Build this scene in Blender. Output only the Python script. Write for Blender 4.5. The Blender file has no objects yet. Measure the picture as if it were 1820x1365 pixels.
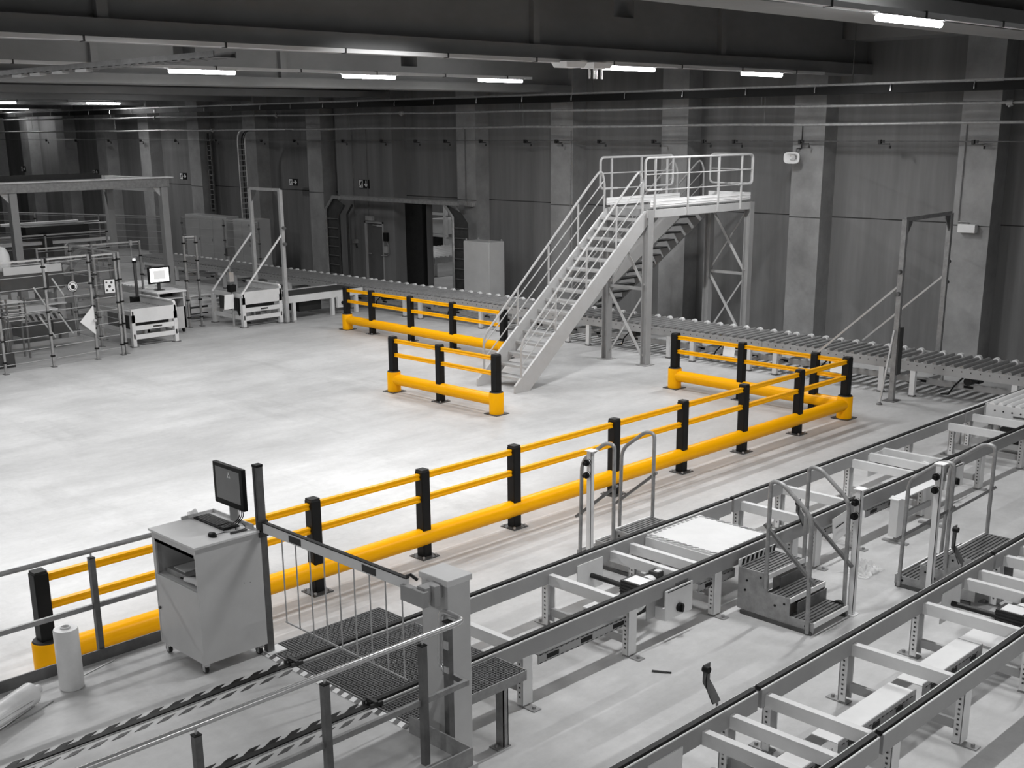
EXPOSURE = 0.0
EXTRA = [(4, 14.1, 7.9, 50, 90), (8, 14.1, 7.9, 80, 90), (12.5, 14.3, 7.9, 120, 92),       # unseen lamps added above the frame to pool light on the floor
         (1.2, 15.42, 6.43, 150), (5.3, 15.42, 6.43, 190),                                        # rest of the rail on the long beam, left of the frame
         (9.2, 7.1, 6.5, 190), (18, 7.1, 6.5, 110), (3, -1.5, 6.0, 170), (8, -1.5, 6.0, 170), (13, -1.5, 6.0, 100), (-5, 4, 6.5, 260), (-5, 10, 6.5, 200), (5.5, 22.5, 6.5, 220), (9.3, 22.5, 6.5, 220),  # rails continued; the lamps beside and behind the camera are added fill
         (12, 31, 6.9, 35), (17, 31, 6.9, 45), (22, 31, 6.9, 25), (16, 39.5, 6.95, 120), (22, 39.5, 6.95, 80)]  # unseen lamps added behind the beams to brighten wall and cell
import bpy, bmesh, math, random
from mathutils import Vector, Matrix
random.seed(7)
C = bpy.context.scene.collection
V = Vector
# ------------------------------------------------------------------ materials
def new_mat(name):
    m = bpy.data.materials.new(name); m.use_nodes = True
    nt = m.node_tree; b = nt.nodes['Principled BSDF']
    return m, nt, b
def grey(name, v, rough=0.5, metal=0.0, var=0.12, scale=3.0, bump=0.0, col=None, spec=0.5, stretch=None):
    """procedural material: base tone with noise variation"""
    m, nt, b = new_mat(name)
    c = col if col else (v, v, v)
    tc = nt.nodes.new('ShaderNodeTexCoord'); n = nt.nodes.new('ShaderNodeTexNoise')
    n.inputs['Scale'].default_value = scale; n.inputs['Detail'].default_value = 5; n.inputs['Roughness'].default_value = .65
    src = tc.outputs['Object']
    if stretch:
        mp = nt.nodes.new('ShaderNodeMapping'); mp.inputs['Scale'].default_value = stretch
        nt.links.new(src, mp.inputs['Vector']); src = mp.outputs['Vector']
    nt.links.new(src, n.inputs['Vector'])
    r = nt.nodes.new('ShaderNodeValToRGB')
    r.color_ramp.elements[0].position = .3; r.color_ramp.elements[1].position = .7
    lo = [x*(1-var) for x in c]; hi = [min(1, x*(1+var)) for x in c]
    r.color_ramp.elements[0].color = (*lo, 1); r.color_ramp.elements[1].color = (*hi, 1)
    nt.links.new(n.outputs['Fac'], r.inputs['Fac']); nt.links.new(r.outputs['Color'], b.inputs['Base Color'])
    b.inputs['Roughness'].default_value = rough; b.inputs['Metallic'].default_value = metal
    b.inputs['Specular IOR Level'].default_value = spec
    if bump:
        n2 = nt.nodes.new('ShaderNodeTexNoise'); n2.inputs['Scale'].default_value = scale*6; n2.inputs['Detail'].default_value = 4
        nt.links.new(src, n2.inputs['Vector'])
        bp = nt.nodes.new('ShaderNodeBump'); bp.inputs['Strength'].default_value = bump; bp.inputs['Distance'].default_value = .02
        nt.links.new(n2.outputs['Fac'], bp.inputs['Height']); nt.links.new(bp.outputs['Normal'], b.inputs['Normal'])
    return m
def glow(name, strength, col=(1, 1, 1)):
    m, nt, b = new_mat(name)
    b.inputs['Base Color'].default_value = (.8, .8, .8, 1)
    b.inputs['Emission Color'].default_value = (*col, 1); b.inputs['Emission Strength'].default_value = strength
    return m
def clear(name, alpha, tone=.6, rough=.1):
    m, nt, b = new_mat(name)
    b.inputs['Base Color'].default_value = (tone, tone, tone, 1); b.inputs['Alpha'].default_value = alpha
    b.inputs['Roughness'].default_value = rough
    return m

M = {}
def concrete_floor():
    m, nt, b = new_mat('floor_concrete')
    N = nt.nodes; L = nt.links
    tc = N.new('ShaderNodeTexCoord')
    def noise(sc, det=6, stretch=None, ro=.6):
        n = N.new('ShaderNodeTexNoise'); n.inputs['Scale'].default_value = sc; n.inputs['Detail'].default_value = det; n.inputs['Roughness'].default_value = ro
        if stretch:
            mp = N.new('ShaderNodeMapping'); mp.inputs['Scale'].default_value = stretch; L.new(tc.outputs['Object'], mp.inputs['Vector']); L.new(mp.outputs['Vector'], n.inputs['Vector'])
        else: L.new(tc.outputs['Object'], n.inputs['Vector'])
        return n
    def ramp(src, p0, c0, p1, c1):
        r = N.new('ShaderNodeValToRGB'); e = r.color_ramp.elements
        e[0].position = p0; e[0].color = (c0, c0, c0, 1); e[1].position = p1; e[1].color = (c1, c1, c1, 1)
        L.new(src, r.inputs['Fac']); return r
    def mul(a, bb, f=1.0):
        x = N.new('ShaderNodeMix'); x.data_type = 'RGBA'; x.blend_type = 'MULTIPLY'; x.inputs['Factor'].default_value = f
        L.new(a, x.inputs[6]); L.new(bb, x.inputs[7]); return x.outputs[2]
    a = ramp(noise(.3, 6).outputs['Fac'], .32, .50, .66, .64)
    s = ramp(noise(1.1, 9, (.35, 1, 1), .7).outputs['Fac'], .34, .80, .62, 1.0)
    f = ramp(noise(9, 10, None, .75).outputs['Fac'], .3, .9, .6, 1.0)
    st = ramp(noise(.6, 8, (1, .22, 1), .72).outputs['Fac'], .28, .80, .45, 1.0)
    o = mul(mul(mul(a.outputs['Color'], s.outputs['Color']), f.outputs['Color']), st.outputs['Color'])
    L.new(o, b.inputs['Base Color'])
    rr = ramp(noise(2.0, 6).outputs['Fac'], .3, .42, .7, .62); L.new(rr.outputs['Color'], b.inputs['Roughness'])
    b.inputs['Specular IOR Level'].default_value = .35
    bp = N.new('ShaderNodeBump'); bp.inputs['Strength'].default_value = .05; bp.inputs['Distance'].default_value = .01
    L.new(noise(14, 6).outputs['Fac'], bp.inputs['Height']); L.new(bp.outputs['Normal'], b.inputs['Normal'])
    return m
M['floor'] = concrete_floor()
M['wall'] = grey('wall_concrete', .19, .9, 0, .22, .7, .15, stretch=(1, 2.2, .18), spec=.2)
M['pillar'] = grey('pillar_concrete', .30, .9, 0, .2, 1.3, .2, spec=.2)
M['joint'] = grey('joint_dark', .04, .9, spec=.1)
M['beam'] = grey('beam_concrete', .24, .9, 0, .14, .8, .1, stretch=(.5, 1, 1), spec=.2)
M['roof'] = grey('roof_deck', .10, .9, 0, .15, .6, spec=.1)
M['yellow'] = grey('barrier_yellow', 0, .34, 0, .03, 2.0, col=(1.0, .455, .002), spec=.12)
M['black'] = grey('black_plastic', .008, .5, 0, .2, 4.0, spec=.22)
M['rubber'] = grey('black_rubber', .014, .7, 0, .25, 12)
M['paint'] = grey('light_grey_paint', .70, .42, 0, .06, 2.5)
M['paint2'] = grey('mid_grey_paint', .36, .45, 0, .07, 2.5)
M['stair'] = grey('stair_grey_paint', .50, .42, 0, .06, 2.5)
M['rail'] = grey('conveyor_rail_paint', .31, .42, 0, .06, 2.5)
M['cab'] = grey('cabinet_grey_paint', .58, .42, 0, .04, 3)
M['galv'] = grey('galvanised_steel', .30, .42, .25, .22, 9, stretch=(1, 1, 1))
M['galv_d'] = grey('dull_galvanised_steel', .14, .48, .25, .25, 7)
M['steel'] = grey('bright_steel', .62, .25, .6, .08, 12)
M['steel_d'] = grey('dark_steel', .08, .45, .3, .25, 6)
M['dark'] = grey('dark_machine_grey', .045, .55, .1, .3, 5)
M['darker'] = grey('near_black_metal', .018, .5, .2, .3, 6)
M['white'] = grey('white_paint', .80, .45, 0, .04, 3)
M['paper'] = grey('white_paper', .8, .8, 0, .04, 6)
M['film'] = grey('wrapped_film', .74, .3, 0, .05, 9)
M['grate'] = grey('grating_steel', .20, .5, .25, .25, 10)
M['door'] = grey('door_grey', .11, .5, 0, .15, 1.2)
M['alu'] = grey('aluminium', .52, .35, .3, .08, 8)
M['roller'] = grey('zinc_roller', .30, .35, .2, .15, 10)
M['chain'] = grey('conveyor_chain', .010, .6, .2, .3, 30)
M['tube_on'] = glow('lit_tube', 40)
M['screen_on'] = glow('lit_screen_border', 3.0)
M['screen_in'] = glow('lit_screen_centre', .25)
M['screen'] = grey('glass_screen_grey', .17, .2, 0, .1, 2)
M['led'] = glow('small_led', 5)
M['clear'] = clear('clear_guard_panel', .09, .16, .12)
M['pvc'] = clear('crumpled_clear_film', .5, .85, .05)
# ------------------------------------------------------------------ mesh builder
class MB:
    def __init__(s): s.v = []; s.f = []
    def add(s, vs, fs):
        o = len(s.v); s.v += [V(p) for p in vs]; s.f += [tuple(i+o for i in f) for f in fs]; return s
    def mm(s, a, b):
        (x0, y0, z0), (x1, y1, z1) = [min(p, q) for p, q in zip(a, b)], [max(p, q) for p, q in zip(a, b)]
        return s.add([(x0, y0, z0), (x1, y0, z0), (x1, y1, z0), (x0, y1, z0), (x0, y0, z1), (x1, y0, z1), (x1, y1, z1), (x0, y1, z1)],
                     [(0, 3, 2, 1), (4, 5, 6, 7), (0, 1, 5, 4), (1, 2, 6, 5), (2, 3, 7, 6), (3, 0, 4, 7)])
    def box(s, c, d): return s.mm([c[i]-d[i]/2 for i in range(3)], [c[i]+d[i]/2 for i in range(3)])
    def frame(s, p0, p1, up=(0, 0, 1)):
        d = (V(p1)-V(p0)).normalized(); u = V(up)
        if abs(d.dot(u)) > .98: u = V((1, 0, 0)) if abs(d.x) < .9 else V((0, 1, 0))
        sd = d.cross(u).normalized(); u = sd.cross(d).normalized(); return d, sd, u
    def bar(s, p0, p1, w, h, up=(0, 0, 1)):
        return s.prof(p0, p1, [(-w/2, -h/2), (w/2, -h/2), (w/2, h/2), (-w/2, h/2)], up)
    def prof(s, p0, p1, poly, up=(0, 0, 1)):
        """extrude a 2-D profile (side, up) from p0 to p1"""
        d, sd, u = s.frame(p0, p1, up); n = len(poly)
        vs = [V(p)+sd*a+u*b for p in (p0, p1) for a, b in poly]
        fs = [tuple(range(n))[::1], tuple(range(2*n-1, n-1, -1))] + [(i, i+n, (i+1) % n+n, (i+1) % n) for i in range(n)]
        return s.add(vs, fs)
    def cyl(s, p0, p1, r, r1=None, n=14, caps=True):
        r1 = r if r1 is None else r1; d, sd, u = s.frame(p0, p1)
        vs = []
        for p, q in ((p0, r), (p1, r1)):
            vs += [V(p)+(sd*math.cos(2*math.pi*k/n)+u*math.sin(2*math.pi*k/n))*q for k in range(n)]
        fs = [(k, k+n, (k+1) % n+n, (k+1) % n) for k in range(n)]
        if caps: fs += [tuple(range(n)), tuple(range(2*n-1, n-1, -1))]
        return s.add(vs, fs)
    def tube(s, pts, r, n=10, closed=False):
        pts = [V(p) for p in pts]; m = len(pts); rings = []
        u = None
        for i, p in enumerate(pts):
            a = pts[i-1] if (i > 0 or closed) else None; b = pts[(i+1) % m] if (i < m-1 or closed) else None
            d = ((p-a).normalized() if a is not None else V((0, 0, 0)))+((b-p).normalized() if b is not None else V((0, 0, 0)))
            d = d.normalized()
            if u is None:
                u = V((0, 0, 1)) if abs(d.z) < .9 else V((1, 0, 0))
            u = (u-d*u.dot(d)).normalized(); sd = d.cross(u)
            rings.append([p+(sd*math.cos(2*math.pi*k/n)+u*math.sin(2*math.pi*k/n))*r for k in range(n)])
        vs = [q for R in rings for q in R]; fs = []
        for i in range(m if closed else m-1):
            j = (i+1) % m
            fs += [(i*n+k, i*n+(k+1) % n, j*n+(k+1) % n, j*n+k) for k in range(n)]
        if not closed: fs += [tuple(range(n-1, -1, -1)), tuple((m-1)*n+k for k in range(n))]
        return s.add(vs, fs)
    def lathe(s, c, prof, n=24):
        vs = []; m = len(prof)
        for k in range(n):
            a = 2*math.pi*k/n
            vs += [V(c)+V((r*math.cos(a), r*math.sin(a), z)) for r, z in prof]
        fs = [(k*m+i, ((k+1) % n)*m+i, ((k+1) % n)*m+i+1, k*m+i+1) for k in range(n) for i in range(m-1)]
        return s.add(vs, fs)
    def poly(s, pts, depth):
        """flat polygon given by 3-D points, thickened by the vector depth"""
        n = len(pts); d = V(depth); vs = [V(p) for p in pts]+[V(p)+d for p in pts]
        return s.add(vs, [tuple(range(n)), tuple(range(2*n-1, n-1, -1))]+[(i, i+n, (i+1) % n+n, (i+1) % n) for i in range(n)])
    def done(s, name, m, parent=None, bevel=0, smooth=True, base=None):
        me = bpy.data.meshes.new(name)
        org = base if base is not None else world_of(parent)
        me.from_pydata([tuple(p-org) for p in s.v], [], s.f)
        bm = bmesh.new(); bm.from_mesh(me); bmesh.ops.recalc_face_normals(bm, faces=bm.faces); bm.to_mesh(me); bm.free()
        me.materials.append(M[m])
        if smooth:
            me.polygons.foreach_set('use_smooth', [True]*len(me.polygons)); me.set_sharp_from_angle(angle=math.radians(40))
        o = bpy.data.objects.new(name, me); C.objects.link(o)
        if parent is not None: o.parent = parent
        else: o.location = org
        if bevel:
            bv = o.modifiers.new('bevel', 'BEVEL'); bv.width = bevel; bv.segments = 2; bv.limit_method = 'ANGLE'
        return o
def world_of(o):
    p = V((0, 0, 0))
    while o is not None: p = p+o.location; o = o.parent
    return p
def thing(name, label, cat, loc, group=None):
    o = bpy.data.objects.new(name, None); C.objects.link(o); o.location = loc
    o.empty_display_size = .1
    return tag(o, label, cat, group)
def tag(o, label, cat, group=None, kind=None):
    o['label'] = label; o['category'] = cat
    if group: o['group'] = group
    if kind: o['kind'] = kind
    return o
def struct(o):
    o['kind'] = 'structure'; return o
def copy_tree(o, parent=None, dloc=None):
    c = o.copy(); C.objects.link(c); c.parent = parent
    if dloc is not None: c.location = o.location+V(dloc)
    for ch in list(o.children): copy_tree(ch, c)
    return c
def arc(c, a, b, r, t0, t1, n=6):
    """points on an arc in the plane of unit vectors a, b"""
    return [V(c)+V(a)*r*math.cos(t0+(t1-t0)*k/n)+V(b)*r*math.sin(t0+(t1-t0)*k/n) for k in range(n+1)]
def fillet(pts, r, n=5):
    pts = [V(p) for p in pts]; out = [pts[0]]
    for i in range(1, len(pts)-1):
        a, p, b = pts[i-1], pts[i], pts[i+1]
        u = (a-p); v = (b-p); q = min(r, u.length*.49, v.length*.49); u.normalize(); v.normalize()
        s, e = p+u*q, p+v*q
        for k in range(n+1):
            t = k/n; out.append(s*(1-t)**2+p*2*t*(1-t)+e*t*t)
    out.append(pts[-1]); return out
# ------------------------------------------------------------------ setting
XW, XP = 28.0, 27.4           # wall face, pillar face
struct(MB().mm((-8, -8, -.3), (46, 80, 0)).done('floor', 'floor', smooth=False))
# back wall with passage opening (Y 30.65..33.35) ; another hall beyond
w = MB()
w.mm((XW, -8, 0), (XW+.3, 30.65, 9)); w.mm((XW, 32.32, 0), (XW+.3, 80, 9)); w.mm((XW, 30.65, 2.87), (XW+.3, 32.32, 9))
struct(w.done('wall_back', 'wall', smooth=False))
j = MB()
j.mm((XW-.006, -8, 3.12), (XW+.02, 80, 3.145)); struct(j.done('trim_1', 'joint', smooth=False))
struct(MB().mm((-8, -8, 0), (-7.7, 80, 9)).done('wall_front', 'wall', smooth=False))
struct(MB().mm((-8, -8.3, 0), (46, -8, 9)).done('wall_right', 'wall', smooth=False))
struct(MB().mm((-8, 80, 0), (46, 80.3, 9)).done('wall_left', 'wall', smooth=False))
struct(MB().mm((-8, -8, 9), (46, 80, 9.2)).done('ceiling', 'roof', smooth=False))
# hall beyond the passage
bw = MB().mm((42, 20, 0), (42.3, 60, 9)).mm((28.3, 60, 0), (42.3, 60.3, 9)).mm((28.3, 19.7, 0), (42.3, 20, 9)); struct(bw.done('wall_far', 'wall', smooth=False))
# pillars
Yr = [3.45, 7.7, 11.95, 16.36, 20.6, 24.85, 29.1, 37.45, 41.75, 46.0, 50.2, 54.3, 58.5, 62.65, 66.9, 71.1]
for i, y in enumerate(Yr):
    wd = .9
    p = MB().mm((XP, y, 0), (XW+.05, y+wd, 8.9)); struct(p.done('pillar', 'pillar', smooth=False))
    k = MB().mm((XP-.004, y, 3.12), (XP+.02, y+wd, 3.14)); struct(k.done('trim_2', 'joint', smooth=False))
# broad pier that carries the personnel door
pr = MB().mm((XP, 33.33, 0), (XW+.05, 34.0, 8.9)).mm((XP, 34.98, 0), (XW+.05, 36.55, 8.9)).mm((XP, 34.0, 2.16), (XW+.05, 34.98, 8.9))
struct(pr.done('pillar', 'wall', smooth=False))
# personnel door
d = struct(MB().mm((XP+.06, 34.02, .01), (XP+.12, 34.96, 2.14)).done('door_1', 'door'))
f = MB(); f.mm((XP-.02, 33.96, 0), (XP+.14, 34.02, 2.2)).mm((XP-.02, 34.96, 0), (XP+.14, 35.02, 2.2)).mm((XP-.02, 33.96, 2.14), (XP+.14, 35.02, 2.2))
f.done('door_frame', 'paint2', d)
h = MB(); h.tube([(XP+.06, 34.85, 1.05), (XP-.01, 34.85, 1.05), (XP-.01, 34.70, 1.05)], .014, 8); h.done('door_handle', 'alu', d)
h = MB(); h.mm((XP, 34.05, 2.03), (XP+.06, 34.35, 2.1)); h.bar((XP+.0, 34.2, 2.06), (XP-.02, 34.55, 2.08), .025, .02); h.done('door_closer', 'alu', d)
# fire door panel (open, dark)
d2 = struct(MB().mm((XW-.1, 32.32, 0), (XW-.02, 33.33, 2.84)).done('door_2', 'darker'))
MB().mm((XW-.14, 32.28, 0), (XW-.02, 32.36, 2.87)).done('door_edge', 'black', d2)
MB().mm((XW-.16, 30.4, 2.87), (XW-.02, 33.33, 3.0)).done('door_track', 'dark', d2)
# beams across the hall (along X)
def girder(yf, zb, flange, web_x, openings, x0=-8, x1=XW, ribs=()):
    g = MB()
    g.mm((x0, yf, zb), (x1, yf+.85, zb+flange))                     # bottom flange
    xs = x0
    yw0, yw1 = yf+.16, yf+.69
    zt = zb+flange
    for (a, b, c, e) in sorted(openings):                                    # web with rectangular pass-through holes
        g.mm((xs, yw0, zt), (a, yw1, 8.98)); g.mm((a, yw0, zt), (b, yw1, c)); g.mm((a, yw0, e), (b, yw1, 8.98)); xs = b
    g.mm((xs, yw0, zt), (x1, yw1, 8.98))
    for r in ribs: g.mm((r, yf+.05, zt), (r+.16, yf+.8, 8.98))
    return struct(g.done('beam', 'beam', smooth=False))
girder(7.9, 6.72, .28, 0, [(14.5, 15.1, 7.3, 7.75), (21, 21.6, 7.3, 7.75)])
girder(15.5, 6.58, .25, 0, [(18.4, 19.0, 7.42, 7.8), (26.75, 27.5, 7.38, 7.85)], ribs=(16.1, 21.75, 7.9))
girder(24.9, 6.40, .2, 0, [(14.45, 15.0, 6.98, 7.3), (21.0, 21.55, 6.97, 7.3), (8.0, 8.6, 6.98, 7.3)], ribs=(12.45, 17.2))
girder(33.4, 6.45, .2, 0, [])
girder(41.9, 6.5, .2, 0, [])
girder(50.4, 6.5, .2, 0, [])
girder(58.9, 6.5, .2, 0, [])
eb = MB().mm((26.9, -8, 7.35), (28, 80, 9)); struct(eb.done('beam', 'beam', smooth=False))
# ------------------------------------------------------------------ lamps
def row(y, z, x0, x1, lit, where, unlit_label, p=None):
    t = thing('light_trunking', unlit_label, 'lighting rail', (x0, y, z), 'lighting rails under the roof')
    b = MB(); b.prof((x0, y, z+.035), (x1, y, z+.035), [(-.04, -.03), (.04, -.03), (.04, .03), (-.04, .03)]); b.done('rail', 'paint', t)
    n = 0; x = x0+1
    while x < x1:
        MB().mm((x-.012, y-.055, z-.005), (x+.012, y+.055, z+.075)).done('clip', 'dark', t); x += 2.1
    for xl, words_ in lit:
        a = thing('ceiling_tube_lamp', words_, 'lamp', (xl, y, z), 'lit tube lamps on the lighting rails')
        b = MB(); b.prof((xl-.78, y, z-.012), (xl+.78, y, z-.012), [(-.05, .0), (.05, .0), (.035, .02), (-.035, .02)]); b.done('housing', 'white', a)
        b = MB(); b.cyl((xl-.75, y, z-.05), (xl+.75, y, z-.05), .037, n=12); b.done('tube', 'tube_on', a)
        lamp(xl, y, z-.095, 1.45, .07, p)
P_LAMP = 185
def lamp(x, y, z, sx, sy, p=None, spread=180):
    l = bpy.data.lights.new('lamp_light', 'AREA'); l.shape = 'RECTANGLE'; l.size = sx; l.size_y = sy; l.energy = P_LAMP if p is None else p; l.spread = math.radians(spread)
    o = bpy.data.objects.new('lamp_light', l); C.objects.link(o); o.location = (x, y, z)
    return o
row(7.1, 6.6, -6, 27.2, [(13.6, 'lit tube lamp highest in the photo, at the top right corner')],
    '', 'pale lighting rail nearest the camera crossing the top right corner')
row(15.42, 6.525, -6, 25.6, [(18.6, 'lit tube lamp on the long concrete beam, just beside the rod sensors'), (23.1, 'lit tube lamp on the long concrete beam, nearest to the wall')],
    '', 'pale lighting rail clipped under the long concrete beam')
row(22.5, 6.6, -6, 22.6+.6, [(13.6, 'lit tube lamp below the tip of the hanging cable tray'), (17.9, 'lit tube lamp in the middle of the second lighting rail'), (22.1, 'lit tube lamp at the wall end of the second lighting rail')],
    '', 'pale lighting rail running between the two concrete beams')
row(49.6, 6.6, 12, 27, [(25.1, 'small distant lit tube lamp above the left machine cell'), (20.6, 'small distant lit tube lamp cut by the left photo edge, upper one')], '', 'thin distant lighting rail deep in the hall', 90)
row(61.5, 6.6, 16, 27.3, [(26.3, 'most distant lit tube lamp at the left photo edge, lower one')], '', 'most distant lighting rail deep in the hall', 50)
# lamp in the hall beyond the passage
lamp(31.5, 35, 6.5, 2, .3, 130); lamp(35, 45, 6.5, 2, .3, 200)
# ------------------------------------------------------------------ pipes and trays along the wall
PX = 26.2
t = thing('cable_tray', 'black covered cable tray with pale top rail running along the wall', 'cable tray', (PX, 30, 6.2))
b = MB(); b.prof((PX, 3, 6.19), (PX, 70, 6.24), [(-.12, -.1), (.12, -.1), (.12, .08), (-.12, .08)]); b.done('tray_body', 'black', t)
b = MB(); b.prof((PX-.1, 3, 6.305), (PX-.1, 70, 6.36), [(-.025, -.022), (.025, -.022), (.025, .022), (-.025, .022)]); b.done('top_rail', 'galv', t)
for k in range(34):
    y = 4.2+k*1.95
    MB().tube([(PX-.13, y, 6.30), (PX-.15, y, 6.22), (PX-.15, y, 6.14)], .012, 6).done('clamp', 'steel', t)
for k in range(9):
    y = 7+k*8; MB().cyl((PX, y, 6.28), (PX, y, 8.98), .012, n=6).done('hanger_rod', 'galv_d', t)
def wall_pipe(name, label, z0, z1, r, x, joints):
    t = thing(name, label, 'pipe', (x, 30, z0))
    pts = []
    for k in range(36):
        y = 3+k*1.9; f = (y-10)/52; pts.append((x, y, z0+(z1-z0)*f+.012*math.sin(k*1.7)))
    b = MB(); b.tube(pts, r, 10); b.done('pipe', 'galv', t)
    b = MB()
    for y in joints:
        z = z0+(z1-z0)*(y-10)/52
        b.cyl((x, y-.07, z), (x, y+.07, z), r*1.9, n=12); b.cyl((x, y, z), (x, y, z-.09), r, n=10)
    b.done('coupling', 'galv', t)
    for k in range(8):
        y = 9+k*8.4; z = z0+(z1-z0)*(y-10)/52; MB().cyl((x, y, z), (x, y, 6.08), .008, n=6).done('hanger_rod', 'galv_d', t)
    return t
wall_pipe('water_pipe', 'upper galvanised pipe with couplings just below the black cable tray', 5.83, 6.0, .034, PX-.1, [11.2, 31.2, 38.3, 47.2])
wall_pipe('water_pipe', 'lower galvanised pipe along the wall at the head of the cable ladder', 5.43, 5.42, .036, PX+.05, [43])
# sprinkler branch line on the wall
t = thing('sprinkler_line', 'thin sprinkler pipe with dark brackets high on the back wall', 'sprinkler pipe', (27.2, 30, 5.0))
b = MB(); b.tube([(27.15, 4, 5.02), (27.15, 66, 5.04)], .014, 6); b.done('pipe', 'galv_d', t)
for k, y in enumerate([9.5, 12.4, 14.7, 16.9, 18.9, 19.9, 21.6, 23.6, 25.3, 26.6, 28.6, 30.3, 31.8, 33.6, 35.8, 38.8, 41.0, 44.3, 47.5, 50.5, 53.5, 56.8, 60]):
    b = MB(); b.mm((27.1, y-.03, 4.96), (27.18, y+.03, 5.06)).mm((27.12, y-.26, 4.95), (27.15, y+.03, 4.975)).mm((27.12, y-.11, 4.99), (27.16, y-.06, 5.05))
    b.cyl((27.13, y-.27, 4.93), (27.13, y-.27, 4.86), .025, n=8)
    b.done('sprinkler_head', 'darker', t)
# vertical conduits and lamps on the wall
def conduit(label, x, y, z0, z1, m='galv_d'):
    t = MB().cyl((x, y, z0), (x, y, z1), .014, n=8).done('conduit', m, None, base=V((x, y, z0))); return tag(t, label, 'conduit')
conduit('thin conduit dropping down the wall to the small white emergency lamp', 27.37, 12.7, 3.2, 5.4, 'galv')
conduit('thin conduit dropping past the exit sign to the hanging pull switch', 27.36, 35.55, 1.5, 5.4)
conduit('thin conduit dropping from the pipes to the lamp over the grey door', 27.36, 34.72, 2.4, 5.4)
conduit('thin conduit on the pillar between passage and tall switch cabinet', 27.36, 29.55, 3.05, 5.4)
conduit('thin conduit on the pillar right behind the stair handrails', 27.36, 24.9, 0, 5.3, 'galv')
t = thing('wall_lamp', 'small white emergency lamp box on the pillar beside the right portal', 'emergency lamp', (27.32, 12.42, 3.0))
MB().mm((27.24, 12.22, 2.98), (27.4, 12.64, 3.17)).done('housing', 'white', t, .01)
MB().tube(fillet([(27.35, 12.7, 3.22), (27.35, 12.45, 3.22), (27.35, 12.45, 3.15)], .03), .012, 6).done('lead', 'galv', t)
t = thing('wall_lamp', 'small pale lamp box on the wall over the grey door', 'emergency lamp', (27.3, 34.6, 2.3))
MB().mm((27.27, 34.45, 2.24), (27.4, 34.83, 2.4)).done('housing', 'paint2', t, .01)
t = thing('wall_lamp', 'small pale lamp box on the pillar beside the passage portal', 'emergency lamp', (27.3, 29.35, 3.0))
MB().mm((27.27, 29.15, 2.93), (27.4, 29.5, 3.06)).done('housing', 'paint2', t, .01)
t = thing('pull_switch', 'pull switch hanging on a conduit left of the grey door', 'switch', (27.35, 35.55, 1.4))
b = MB(); b.mm((27.28, 35.46, 1.38), (27.4, 35.64, 1.52)); b.done('switch_box', 'galv', t)
b = MB(); b.tube([(27.32, 35.5, 1.38), (27.3, 35.42, 1.22)], .03, 8); b.done('pull_handle', 'darker', t)
t = thing('call_point', 'black alarm head over a pale control box right of the grey door', 'alarm', (27.35, 33.75, 1.4))
MB().mm((27.28, 33.67, 1.55), (27.4, 33.86, 1.85)).done('alarm_head', 'black', t, .01)
MB().mm((27.3, 33.7, 1.12), (27.4, 33.86, 1.36)).done('control_box', 'paint2', t, .01)
MB().tube(fillet([(27.36, 33.78, 1.55), (27.36, 33.66, 1.4), (27.36, 33.64, 1.1), (27.36, 33.8, 1.02), (27.36, 34.1, 1.02)], .06), .014, 6).done('cable', 'galv', t)
# escape signs : panel with running figure and arrow
def exit_sign(label, y0, y1, z0, z1, down):
    x = XP-.02; yc = (y0+y1)/2; w = y1-y0; h = z1-z0
    t = thing('escape_sign', label, 'exit sign', (x, yc, z0), 'escape signs on the back wall')
    MB().mm((x, y0, z0), (x+.02, y1, z1)).done('sign_panel', 'black', t)
    # (wall seen from the hall: +Y is to the viewer's left)
    fx = x-.004
    def P(u, v): return (fx, y1-u*w, z0+v*h)
    b = MB()                                                    # doorway field with running figure
    b.poly([P(.05, .06), P(.40, .06), P(.40, .94), P(.05, .94)], (.003, 0, 0)); b.done('doorway_field', 'white', t)
    fx = x-.008; b = MB()
    for poly in ([(.24, .74), (.31, .74), (.31, .88), (.24, .88)], [(.18, .42), (.28, .42), (.31, .72), (.22, .72)],
                 [(.20, .68), (.12, .52), (.14, .49), (.23, .63)], [(.29, .68), (.36, .56), (.385, .59), (.31, .72)],
                 [(.24, .43), (.33, .28), (.28, .10), (.25, .12), (.29, .27), (.19, .40)], [(.18, .44), (.16, .25), (.08, .22), (.08, .28), (.13, .30), (.15, .46)]):
        b.poly([P(u, v) for u, v in poly], (.003, 0, 0))
    b.done('running_figure', 'black', t)
    fx = x-.004; b = MB()
    if down: pl = [(.67, .90), (.75, .90), (.75, .45), (.86, .58), (.90, .50), (.71, .12), (.52, .50), (.56, .58), (.67, .45)]
    else: pl = [(.50, .56), (.50, .44), (.73, .44), (.65, .26), (.74, .20), (.93, .50), (.74, .80), (.65, .74), (.73, .56)]
    b.poly([P(u, v) for u, v in pl], (.003, 0, 0)); b.done('arrow', 'white', t)
exit_sign('escape sign with a downward arrow above the grey door', 34.66, 35.26, 3.36, 3.66, True)
exit_sign('escape sign with right arrow behind the light curtain portal near the ladder', 39.05, 39.62, 3.34, 3.60, False)
exit_sign('escape sign with right arrow on the wall left of the cable ladder', 47.2, 47.77, 3.38, 3.66, False)
exit_sign('distant escape sign just above the middle of the left machine gantry', 55.3, 55.85, 3.44, 3.66, False)
exit_sign('distant escape sign nearest to the left photo edge', 63.35, 63.9, 3.42, 3.70, False)
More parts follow.
